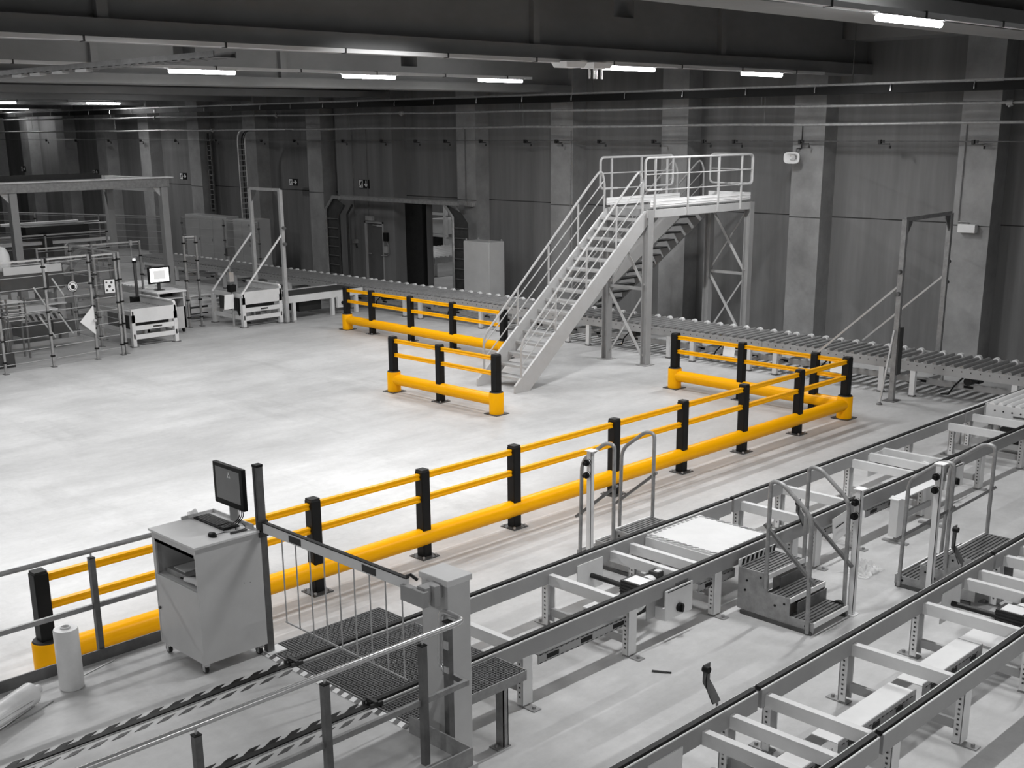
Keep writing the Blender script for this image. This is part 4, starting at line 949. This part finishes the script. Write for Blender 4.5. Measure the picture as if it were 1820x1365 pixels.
# bent reflector brackets with a small cable
def bracket(label, x, y, z0, h):
    t = thing('sensor_bracket', label, 'sensor bracket', (x, y, z0), 'bent sensor brackets on the rails')
    P = [(x, y, z0), (x, y+.07, z0+.1), (x, y+.12, z0+.16), (x, y+.12, z0+.16+h)]
    MB().tube([], .01) if False else None
    b = MB()
    for a, c in zip(P[:-1], P[1:]): b.bar(a, c, .095, .008, up=(0, 1, 0))
    b.done('bracket', 'galv_d', t)
    MB().cyl((x-.045, y+.12, z0+.13+h), (x-.045, y+.06, z0+.13+h), .03, n=12).done('sensor', 'black', t)
    MB().tube(fillet([(x-.045, y+.08, z0+.12+h), (x-.05, y+.09, z0+.14), (x-.02, y+.03, z0-.02)], .06), .005, 6).done('cable', 'black', t)
    for k in range(1): MB().cyl((x, y, z0-.12), (x, y, z0), .012, n=6).done('stud', 'galv_d', t)
bracket('bent dark sensor bracket at the bottom of the photo on the near conveyor', 7.70, 5.30, .70, .16)
bracket('bent dark sensor bracket behind the hazard panel steps', 12.3, 7.28, .70, .14)
bracket('bent sensor bracket in front of the second mobile steps', 12.35, 5.32, .70, .25)
t = thing('paper_tag', 'white paper tag hanging from the chain conveyor behind the steps', 'paper tag', (13.05, 7.3, .3))
MB().poly([(12.93, 7.28, .62), (13.3, 7.28, .66), (13.3, 7.26, .36), (12.95, 7.26, .30)], (0, .004, 0)).done('sheet', 'paper', t)
MB().poly([(13.0, 7.262, .5), (13.2, 7.262, .53), (13.2, 7.262, .515), (13.0, 7.262, .485)], (0, .003, 0)).done('printed_line', 'black', t)
# crumpled clear film on the floor
t = thing('plastic_wrap', 'crumpled clear plastic wrap on the floor behind the steps', 'plastic wrap', (13.05, 6.88, 0))
b = MB(); random.seed(3)
n, m = 20, 14; vs = []
for i in range(n):
    for k in range(m):
        u, v_ = i/(n-1), k/(m-1)
        e = max(0, 1-((u-.5)*2)**2-((v_-.5)*2)**2*.8)
        vs.append((12.80+u*.48+random.uniform(-.02, .02), 6.70+v_*.36+random.uniform(-.02, .02), .012+e*(.04+random.random()*.13)))
b.add(vs, [(i*m+k, (i+1)*m+k, (i+1)*m+k+1, i*m+k+1) for i in range(n-1) for k in range(m-1)]); b.done('film', 'pvc', t, smooth=False)
t = thing('marker_pen', 'dark marker pen lying on the bare floor between the conveyors', 'pen', (8.98, 6.9, 0))
MB().cyl((8.94, 6.97, .012), (9.02, 6.84, .012), .012, n=8).done('barrel', 'dark', t); MB().cyl((9.02, 6.84, .012), (9.045, 6.80, .012), .009, n=8).done('cap', 'black', t)
# ------------------------------------------------------------------ machine cell at the left
def fence_run(label, pts, h, wires, clearp=True, z0=0, rail=True, skip=(), group='machine guard fences', m='galv'):
    t = thing('guard_fence', label, 'guard fence', ((pts[0][0]+pts[-1][0])/2, (pts[0][1]+pts[-1][1])/2, z0), group)
    for i, (x, y) in enumerate(pts):
        if i in skip: continue
        p = MB().prof((x, y, z0+.012), (x, y, z0+h), [(-.025, -.025), (.025, -.025), (.025, .025), (-.025, .025)]).done('post', m, t)
        MB().mm((x-.055, y-.08, z0), (x+.055, y+.08, z0+.012)).done('foot_plate', 'galv_d', p)
        for z in (.25, .75, 1.3, 1.85, 2.35):
            if z < h: MB().mm((x-.042, y-.038, z0+z), (x+.042, y+.038, z0+z+.04)).done('clamp', 'black', p)
    for a, c in zip(pts[:-1], pts[1:]):
        A, B = V((*a, z0)), V((*c, z0)); d = (B-A).normalized(); A = A+d*.04; B = B-d*.04
        b = MB()
        for k in range(wires):
            z = .2+(h-.3)*k/(wires-1); b.cyl(A+V((0, 0, z)), B+V((0, 0, z)), .008, n=6)
        pn = b.done('panel_wires', 'paint2', t)
        if rail: MB().bar(A+V((0, 0, h-.02)), B+V((0, 0, h-.02)), .04, .04).done('top_rail', 'alu', pn)
        if clearp:
            s = d.cross(V((0, 0, 1)))*.004
            q = MB().poly([A+V((0, 0, .18)), B+V((0, 0, .18)), B+V((0, 0, h-.04)), A+V((0, 0, h-.04))], s); q.done('clear_panel', 'clear', pn, smooth=False)
    return t
fence_run('guard fence panel at the left photo edge, before the hazard striped machine', [(9.4, 27.5), (10.9, 27.55), (12.08, 27.62)], 2.56, 9)
g = fence_run('guard door of the fence with round sign and grey diamond handle plate', [(12.14, 27.62), (13.27, 27.78)], 2.56, 9, skip=(0,))
MB().poly([(12.86, 27.66, .98), (13.26, 27.72, 1.34), (13.26, 27.72, .62)], (0, .02, 0)).done('handle_plate', 'paint', g)
MB().cyl((13.24, 27.69, .98), (13.24, 27.62, .98), .03, n=12).done('door_lock', 'steel', g)
def disc(c, r, m, nm, par, th=.006): return MB().cyl(c, (c[0], c[1]-th, c[2]), r, n=24).done(nm, m, par)
sg = thing('prohibition_sign', 'round white prohibition sign with dark figure on the guard door', 'sign', (12.76, 27.66, 1.85))
disc((12.76, 27.66, 1.85), .13, 'black', 'sign_rim', sg); disc((12.76, 27.652, 1.85), .118, 'white', 'sign_face', sg); 
b = MB().tube([V((12.76+.095*math.cos(k*math.pi/12), 27.643, 1.85+.095*math.sin(k*math.pi/12))) for k in range(24)], .008, 6, closed=True).bar((12.69, 27.643, 1.92), (12.83, 27.643, 1.78), .006, .016); b.done('ring', 'dark', sg)
disc((12.765, 27.645, 1.84), .05, 'black', 'figure', sg)
g = fence_run('guard fence panel carrying the square notice, at the right end of the front fence', [(13.33, 27.78), (13.99, 27.87)], 2.54, 8, skip=(0,))
sg = thing('notice_board', 'square white notice with dark pictograms on the guard fence', 'sign', (13.78, 27.8, 1.75))
MB().mm((13.60, 27.755, 1.57), (13.90, 27.77, 1.93)).done('board', 'dark', sg); MB().mm((13.62, 27.75, 1.59), (13.88, 27.755, 1.91)).done('face', 'paint', sg)
b = MB()
for (u, v_, r) in ((13.70, 1.85, .025), (13.83, 1.84, .03), (13.775, 1.75, .038), (13.70, 1.66, .03), (13.85, 1.65, .025)): b.cyl((u-.03, 27.75, v_), (u-.03, 27.745, v_), r, n=10)
b.done('pictograms', 'dark', sg)
fence_run('guard fence running back from the front corner toward the lift machine', [(14.14, 27.97), (14.2, 29.4), (14.24, 30.8)], 2.54, 8)
fence_run('guard fence with twin posts right of the bright screen desk', [(17.42, 30.5), (17.78, 30.45)], 2.56, 6)
fence_run('guard fence behind the bright screen desk', [(14.3, 33.0), (15.9, 33.0), (17.4, 33.0)], 2.3, 7, clearp=True)
fence_run('wire guard fence in front of the wide switch cabinet group', [(24.9, 43.6), (25.2, 41.0), (25.2, 38.6)], 2.12, 7, clearp=True)
fence_run('distant guard fence before the wall at the far left', [(20.5, 54.5), (22.2, 51.0), (23.4, 47.6), (24.6, 44.4)], 2.12, 8, clearp=True)
fence_run('guard fence in the middle of the cell behind the dark lift machine', [(12.4, 36.2), (14.2, 36.2), (16.0, 36.2), (18.0, 36.2)], 2.4, 8)
# gantry frame
t = thing('machine_gantry', 'large grey gantry frame with square legs over the machine cell', 'gantry', (15, 37, 0))
zg, yg = 3.88, 34.7
MB().mm((8, yg-.15, zg-.15), (19.42, yg+.15, zg+.12)).done('front_beam', 'galv', t, .01)
MB().mm((8, yg-.2, zg+.12), (19.55, yg+.2, zg+.15)).done('beam_flange', 'white', t)
MB().mm((19.1, yg+.15, zg-.30), (19.4, 38.5, zg+.12)).done('side_beam', 'paint', t); MB().mm((9, 38.15, zg-.15), (19.4, 38.45, zg+.12)).done('rear_beam', 'paint', t)
for (x, y) in ((19.25, yg), (14.5, yg), (19.25, 38.3), (14.5, 38.3)):
    lg = MB().mm((x-.11, y-.12, 0), (x+.11, y+.12, zg-.15)).done('leg', 'paint2', t, .01)
    MB().poly([(x-.11, y-.02, zg-.15), (x-.35, y-.02, zg-.15), (x-.11, y-.02, zg-.42)], (0, .04, 0)).done('gusset', 'paint', lg)
MB().mm((8.2, yg+.25, zg+.16), (17.4, yg+.55, zg+.27)).mm((8.2, yg+.25, zg+.27), (17.3, yg+.27, zg+.33)).done('energy_chain', 'darker', t)
MB().mm((8.5, 35.8, zg+.25), (14.3, 37, zg+.45)).done('trolley', 'dark', t)
# pallet in-feed tables
def table(label, x0, x1, y0, y1, zt, extra):
    t = thing('infeed_table', label, 'infeed table', ((x0+x1)/2, (y0+y1)/2, 0), 'pale infeed tables of the cell')
    for xx in (x0, x1):
        for yy in (y0+.06, y1-.06):
            lg = MB().mm((xx-.05, yy-.06, .02), (xx+.05, yy+.06, zt-.1)).done('leg', 'paint', t); MB().mm((xx-.09, yy-.09, 0), (xx+.09, yy+.09, .02)).done('foot', 'galv_d', lg)
    MB().mm((x0-.05, y0, zt-.30), (x1+.05, y0+.03, zt+.06)).done('front_panel', 'paint', t, .004)
    MB().mm((x0-.02, y0+.01, .43), (x1+.02, y0+.04, .55)).done('front_bar', 'paint', t); nb = MB().mm((x0+.55, y0+.004, .47), (x0+.8, y0+.01, .51)).done('name_plate', 'dark', t)
    MB().mm((x0-.02, y0+.01, .20), (x1+.02, y0+.04, .32)).done('front_bar', 'paint', t)
    MB().mm((x0+.75, y0+.02, .3), (x0+.9, y0+.05, zt-.4)).done('cable_cover', 'galv_d', t)
    MB().mm((x0-.02, y0, zt-.12), (x0+.02, y1, zt+.0)).mm((x0-.02, y0, .22), (x0+.02, y1, .34)).done('side_rail', 'paint', t)
    MB().prof((x1, y0, zt+.08), (x1, y1, zt+.08), [(-.03, -.22), (.03, -.22), (.03, .06), (.0, .1), (-.06, .1), (-.06, .06), (-.03, .04)]).done('side_guide', 'white', t, .004)
    MB().mm((x1-.02, y0, .22), (x1+.02, y1, .34)).done('side_rail', 'paint', t)
    k = y0+.12
    while k < y1: MB().cyl((x0+.03, k, zt-.05), (x1-.05, k, zt-.05), .036, n=10).done('roller', 'roller', t); k += .16
    MB().mm((x0+.1, y0+.2, .42), (x1-.1, y1-.2, zt-.16)).done('drive_box', 'dark', t)
    if extra:
        MB().cyl((x0-.1, y0+.42, 0), (x0-.1, y0+.42, 1.15), .03, n=8).done('control_post', 'paint2', t)
        MB().mm((x0-.2, y0+.34, 1.0), (x0+.0, y0+.5, 1.2)).done('control_box', 'black', t)
        MB().cyl((x0-.1, y0+.45, 1.2), (x0-.1, y0+.45, 2.0), .014, n=6).done('lamp_rod', 'galv', t)
        MB().mm((x0-.16, y0+.4, 2.0), (x0-.04, y0+.52, 2.22)).done('signal_lamp', 'dark', t)
        MB().mm((x0-.17, y0+.38, 1.28), (x0-.03, y0+.5, 1.55)).done('button_box', 'steel', t)
        MB().add([(x0-.42, y0+.3, .95), (x0-.12, y0+.3, .95), (x0-.18, y0+.24, .55), (x0-.5, y0+.24, .55)], [(0, 1, 2, 3)]).done('notice_card', 'paper', t)
        MB().tube(fillet([(x0-.02, y0+.3, .8), (x0-.05, y0+.25, .45), (x0+.1, y0+.2, .12), (x0+.3, y0+.2, .1)], .1), .03, 6).done('cable', 'black', t)
    return t
table('pale infeed table with side guide, at the corner of the guard fence', 14.72, 15.93, 28.6, 30.4, .93, False)
table('pale infeed table with control post, in front of the slim portal', 18.42, 19.66, 29.2, 30.85, .95, True)
# desk with bright screen
t = thing('operator_desk', 'grey operator desk with open shelf on castors in the cell', 'desk', (16.75, 30.2, 0))
MB().mm((16.15, 29.85, .12), (16.2, 30.75, 1.13)).mm((16.9, 29.85, .12), (16.95, 30.75, 1.13)).mm((16.15, 30.7, .12), (16.95, 30.75, 1.13)).mm((16.15, 29.85, .12), (16.95, 29.9, .72)).done('body', 'cab', t)
MB().mm((16.1, 29.8, 1.13), (17.0, 30.8, 1.17)).done('top', 'white', t, .004)
MB().mm((16.2, 29.86, .95), (16.9, 30.3, .97)).done('drawer', 'paint', t); MB().mm((16.2, 30.4, .72), (16.9, 30.7, 1.12)).done('shelf_back', 'darker', t)
for px, py in ((16.2, 29.95), (16.9, 29.95), (16.2, 30.65), (16.9, 30.65)): MB().cyl((px-.02, py, .06), (px+.02, py, .06), .06, n=14).done('castor', 'rubber', t)
t = thing('monitor', 'small black framed monitor with bright white picture on the operator desk', 'monitor', (16.45, 30.3, 1.17))
MB().mm((16.42, 30.3, 1.17), (16.5, 30.34, 1.5)).mm((16.35, 30.2, 1.17), (16.57, 30.42, 1.185)).done('stand', 'dark', t)
c2 = MB().mm((16.12, 30.22, 1.36), (16.78, 30.28, 1.82)).done('casing', 'black', t, .006)
MB().mm((16.17, 30.215, 1.41), (16.73, 30.22, 1.78)).done('screen', 'screen_on', c2); MB().mm((16.27, 30.21, 1.48), (16.62, 30.215, 1.72)).done('picture', 'screen_in', c2)
# signal column
t = thing('signal_column', 'dark signal column with small lit lamp behind the operator desk', 'signal column', (16.3, 31.3, 0))
MB().mm((16.14, 31.2, 0), (16.44, 31.45, .92)).done('pedestal', 'darker', t); MB().cyl((16.3, 31.3, .92), (16.3, 31.3, 1.86), .045, n=10).done('column', 'galv_d', t)
MB().cyl((16.3, 31.3, 1.86), (16.3, 31.3, 1.93), .06, n=12).done('lamp_base', 'black', t); MB().cyl((16.3, 31.3, 1.93), (16.3, 31.3, 1.975), .035, n=12).done('lamp', 'led', t)
MB().cyl((16.24, 31.3, 2.0), (16.24, 31.3, 2.35), .012, n=6).cyl((16.24, 31.3, 2.35), (16.24, 31.3, 2.48), .045, n=10).done('sounder', 'paint2', t)
t = thing('slat_rack', 'small rack of pale slats at the left photo edge behind the front fence', 'rack', (12.0, 29.6, 0))
for xx in (11.75, 12.2):
    for yy in (29.2, 29.5): MB().mm((xx-.02, yy-.02, 0), (xx+.02, yy+.02, 1.5)).done('upright', 'galv_d', t)
for k in range(6): MB().add([(11.7, 29.2, .98+k*.09), (12.25, 29.2, .93+k*.09), (12.25, 29.55, .95+k*.09), (11.7, 29.55, 1.0+k*.09)], [(0, 1, 2, 3)]).mm((11.7, 29.19, .95+k*.09), (12.25, 29.2, .97+k*.09)).done('slat', 'paint', t)
# machines inside the cell
def machine(label, name, cat, loc, parts):
    t = thing(name, label, cat, loc)
    for nm, m, lo, hi in parts: MB().mm(lo, hi).done(nm, m, t, .006)
    return t
m1 = machine('dark lift machine with a white front strip and hazard striped lip behind the fence', 'lift_machine', 'machine', (13.6, 31.5, 0), [
    ('hood', 'dark', (12.4, 31.0, 1.42), (14.1, 32.6, 1.86)), ('front_strip', 'white', (12.5, 30.97, 1.86), (14.05, 31.02, 2.06)), ('hood_top', 'dark', (12.4, 31.02, 1.86), (14.1, 32.6, 1.96)),
    ('column', 'paint2', (12.4, 31.1, 0), (12.6, 31.3, 1.42)), ('column', 'paint2', (13.9, 31.1, 0), (14.1, 31.3, 1.42)), ('column', 'galv_d', (13.9, 32.3, 0), (14.1, 32.5, 1.42)), ('column', 'galv_d', (12.4, 32.3, 0), (12.6, 32.5, 1.42)),
    ('table_top', 'white', (12.2, 30.0, 1.0), (13.4, 31.2, 1.03)), ('table_top', 'paint', (13.45, 30.9, 1.0), (14.05, 32.2, 1.04)), ('lower_frame', 'dark', (12.6, 30.4, .3), (14.0, 32.3, .6)), ('lower_frame', 'paint2', (12.1, 30.0, .12), (14.0, 30.1, .24))])
MB().mm((12.3, 29.7, .80), (13.4, 29.72, 1.0)).done('lip', 'paint2', m1)
MB().lathe((12.62, 31.3, 1.96), [(.0, .62), (.12, .58), (.2, .42), (.22, .2), (.2, 0)], 18).done('motor_cover', 'white', m1)
b = MB()
for k in range(7): q = 12.33+k*.15; b.poly([(q+.08, 29.695, .82), (q+.15, 29.695, .82), (q+.07, 29.695, .98), (q, 29.695, .98)], (0, .004, 0))
b.done('hazard_stripes', 'black', m1)
for a, c in (((12.35, 28.9, 1.75), (12.75, 29.1, 1.15)), ((12.42, 28.9, 1.02), (12.85, 29.1, .45)), ((13.1, 29.5, 1.86), (13.4, 29.6, 1.4)), ((13.05, 29.2, 1.0), (13.45, 29.4, .45))): MB().cyl(a, c, .02, n=8).done('gas_strut', 'white', m1)
m2 = machine('dark roller machine low at the left photo edge before the fence', 'roller_machine', 'machine', (11.0, 28.6, 0), [
    ('base', 'darker', (10.4, 28.3, 0), (11.45, 29.2, .35)), ('body', 'dark', (10.5, 28.4, .35), (11.3, 29.1, .95)), ('side_plate', 'steel_d', (11.3, 28.35, .1), (11.36, 29.1, .9)), ('cover', 'paint2', (10.6, 28.35, .95), (11.2, 29.0, 1.05))])
MB().cyl((10.9, 28.34, .55), (10.9, 28.4, .55), .12, n=14).cyl((11.2, 28.34, .75), (11.2, 28.4, .75), .06, n=12).done('hand_wheel', 'steel', m2)
m3 = machine('dark overhead transfer machine on pale rails deep in the machine cell', 'transfer_machine', 'machine', (17, 38, 0), [
    ('carriage', 'darker', (16.2, 38, 2.05), (18.3, 39, 2.5)), ('rail', 'white', (14.6, 37.8, 1.95), (18.9, 37.95, 2.05)), ('rail', 'white', (15.8, 38.9, 2.5), (18.4, 39.05, 2.58)), ('hood', 'dark', (15.2, 38.0, 1.4), (17.4, 39.2, 1.95)),
    ('leg', 'paint2', (15.3, 38, 0), (15.5, 38.2, 1.4)), ('leg', 'paint2', (18.3, 38, 0), (18.5, 38.2, 1.95)), ('mast', 'black', (16.6, 37.7, 1.3), (16.9, 37.95, 2.3)), ('lower_table', 'dark', (15.2, 38, .6), (18.4, 39, .9))])
MB().tube([(15.6, 40, 2.5), (17.6, 39.6, 2.35), (18.9, 39.4, 2.3)], .03, 6).done('hand_rail', 'paint', m3)
def lane(label, x0, x1, y0, y1, zt):
    t = thing('lane_conveyor', label, 'roller conveyor', ((x0+x1)/2, (y0+y1)/2, 0), 'roller lanes inside the cell')
    for xx in (x0, x1): MB().mm((xx-.02, y0, zt-.2), (xx+.02, y1, zt)).done('side_frame', 'paint', t)
    MB().mm((x0, y0-.02, zt-.3), (x1, y0+.02, zt-.12)).mm((x0, y0-.02, zt-.5), (x1, y0+.0, zt-.36)).done('end_frame', 'paint', t)
    k = y0+.1
    while k < y1: MB().cyl((x0+.02, k, zt-.02), (x1-.02, k, zt-.02), .045, n=8).done('roller', 'alu', t); k += .2
    for yy in (y0+.2, y1-.2):
        for xx in (x0, x1): MB().mm((xx-.05, yy-.05, 0), (xx+.05, yy+.05, zt-.2)).done('leg', 'paint', t)
    MB().mm((x0+.2, y0+.4, .15), (x1-.3, y0+.9, zt-.25)).done('drive_motor', 'darker', t)
lane('pale roller lane between the operator desk and the second infeed table', 17.95, 19.05, 31.3, 36.0, .75)
lane('pale roller lane deep in the cell directly behind the operator desk', 15.5, 16.7, 33.4, 36.0, .8)
lane('pale roller lane behind the square notice of the fence', 12.9, 13.9, 33.4, 36.0, .8)
# cross conveyor joining the wall conveyor
t = thing('cross_conveyor', 'grey belt conveyor joining the second infeed table to the wall conveyor', 'belt conveyor', (21.3, 30, 0))
for yy in (29.35, 30.65): MB().mm((19.75, yy-.03, .52), (22.75, yy+.03, .72)).done('side_frame', 'paint', t)
MB().mm((19.75, 29.4, .66), (22.75, 30.6, .70)).done('belt', 'steel_d', t)
for xx in (20.2, 21.6, 22.5):
    for yy in (29.36, 30.62): MB().mm((xx-.05, yy-.05, 0), (xx+.05, yy+.05, .52)).done('leg', 'paint', t)
MB().mm((20.5, 29.5, .2), (21.3, 30.3, .5)).done('drive_motor', 'darker', t)
MB().mm((21.7, 29.22, .22), (22.05, 29.3, .55)).done('switch_box', 'paint', t); MB().cyl((21.88, 29.22, .36), (21.88, 29.17, .36), .05, n=12).done('rotary_switch', 'black', t)
# access ladder stairs deep in the cell
t = thing('access_stairs', 'small access stairs with two slanted handrails deep in the cell', 'stairs', (18.6, 40.5, 0))
for yy in (40.2, 41.1):
    MB().bar((17.6, yy, 0), (19.2, yy, 1.5), .04, .16).done('stringer', 'paint2', t); MB().tube([(17.7, yy, .95), (19.2, yy, 2.35), (20.2, yy, 2.35)], .02, 6).done('handrail', 'paint', t)
for k in range(6): MB().mm((17.75+k*.26, 40.2, .22+k*.25), (17.98+k*.26, 41.1, .25+k*.25)).done('tread', 'galv_d', t)
MB().mm((19.2, 40.1, 1.45), (20.4, 41.2, 1.52)).done('landing', 'galv_d', t)
for xx in (20.3, 19.3): MB().mm((xx-.04, 40.2, 0), (xx+.04, 40.28, 1.45)).done('leg', 'paint2', t)
# things seen through the passage
t = thing('roller_table', 'pale roller table beyond the wall passage', 'roller table', (31.2, 35.2, 0))
for yy in (34.2, 37.6): MB().mm((30.0, yy-.03, .5), (33.6, yy+.03, .72)).done('side_frame', 'paint', t)
for k in range(16): MB().cyl((30.1+k*.22, 34.2, .7), (30.1+k*.22, 37.6, .7), .05, n=8).done('roller', 'alu', t)
MB().mm((30.0, 34.2, .45), (30.06, 37.6, .72)).done('end_frame', 'white', t)
for xx in (30.1, 33.5):
    for yy in (34.3, 35.9, 37.5): MB().mm((xx-.06, yy-.06, 0), (xx+.06, yy+.06, .5)).done('leg', 'paint', t)
MB().add([(29.98, 34.9, .55), (29.98, 34.6, .5), (29.95, 34.55, .1), (29.95, 34.85, .15)], [(0, 1, 2, 3)]).done('notice_card', 'paper', t)
t = thing('boxed_machine', 'pale machine frame with boxes beyond the wall passage', 'machine', (35, 40, 0))
for xx, yy in ((34, 38), (34, 40), (34, 42), (36, 38), (36, 42)): MB().mm((xx-.07, yy-.07, 0), (xx+.07, yy+.07, 3.0)).done('post', 'paint', t)
for z in (1.0, 1.9, 2.9): MB().mm((33.95, 37.9, z), (34.05, 42.1, z+.1)).done('cross_beam', 'paint', t)
MB().mm((34.2, 38.2, 1.1), (35.5, 39.4, 1.7)).done('machine_box', 'white', t); MB().mm((34.2, 40.0, .2), (35.6, 41.6, 1.0)).done('machine_box', 'dark', t); MB().mm((34.1, 39.7, 1.1), (35.0, 40.6, 1.6)).done('machine_box', 'paint2', t)
fence_run('guard fence seen through the wall passage', [(32.9, 38.2), (33.0, 39.6), (33.1, 41.2)], 2.4, 7, clearp=False)
# ------------------------------------------------------------------ extra unseen lamps: rails continued past the frame, and added fill lights
for (x, y, z, p, *sp) in EXTRA: lamp(x, y, z, 1.5, .12, p, *sp)
# ------------------------------------------------------------------ camera
f, cy, rx, ry, rz = 2121.41776, 824.601131, .274232621, .788018661, -.00859867903
Rx = Matrix.Rotation(rx, 3, 'X'); Rz = Matrix.Rotation(rz, 3, 'Z'); R = Rz @ Rx
dA = R @ V((math.sin(ry), 0, math.cos(ry))); dB = R @ V((-math.cos(ry), 0, math.sin(ry))); dU = R @ V((0, -1, 0))
Mw = Matrix((dA, dB, dU))                     # camera (x right, y down, z forward) -> world
right, up, back = Mw @ V((1, 0, 0)), Mw @ V((0, -1, 0)), Mw @ V((0, 0, -1))
cd = bpy.data.cameras.new('camera'); co = bpy.data.objects.new('camera', cd); C.objects.link(co)
m4 = Matrix((right, up, back)).transposed().to_4x4(); m4.translation = (0, 0, 5.4); co.matrix_world = m4
cd.sensor_fit = 'HORIZONTAL'; cd.sensor_width = 36; cd.lens = f/1820*36; cd.shift_x = 0; cd.shift_y = (cy-682.5)/1820
cd.clip_start = .05; cd.clip_end = 300
sc = bpy.context.scene; sc.camera = co
w = bpy.data.worlds.new('world'); sc.world = w; w.use_nodes = True
w.node_tree.nodes['Background'].inputs['Color'].default_value = (.5, .5, .5, 1); w.node_tree.nodes['Background'].inputs['Strength'].default_value = .0
vs_ = sc.view_settings; vs_.view_transform = 'Standard'; vs_.look = 'None'; vs_.gamma = 1; vs_.use_curve_mapping = False; vs_.exposure = EXPOSURE
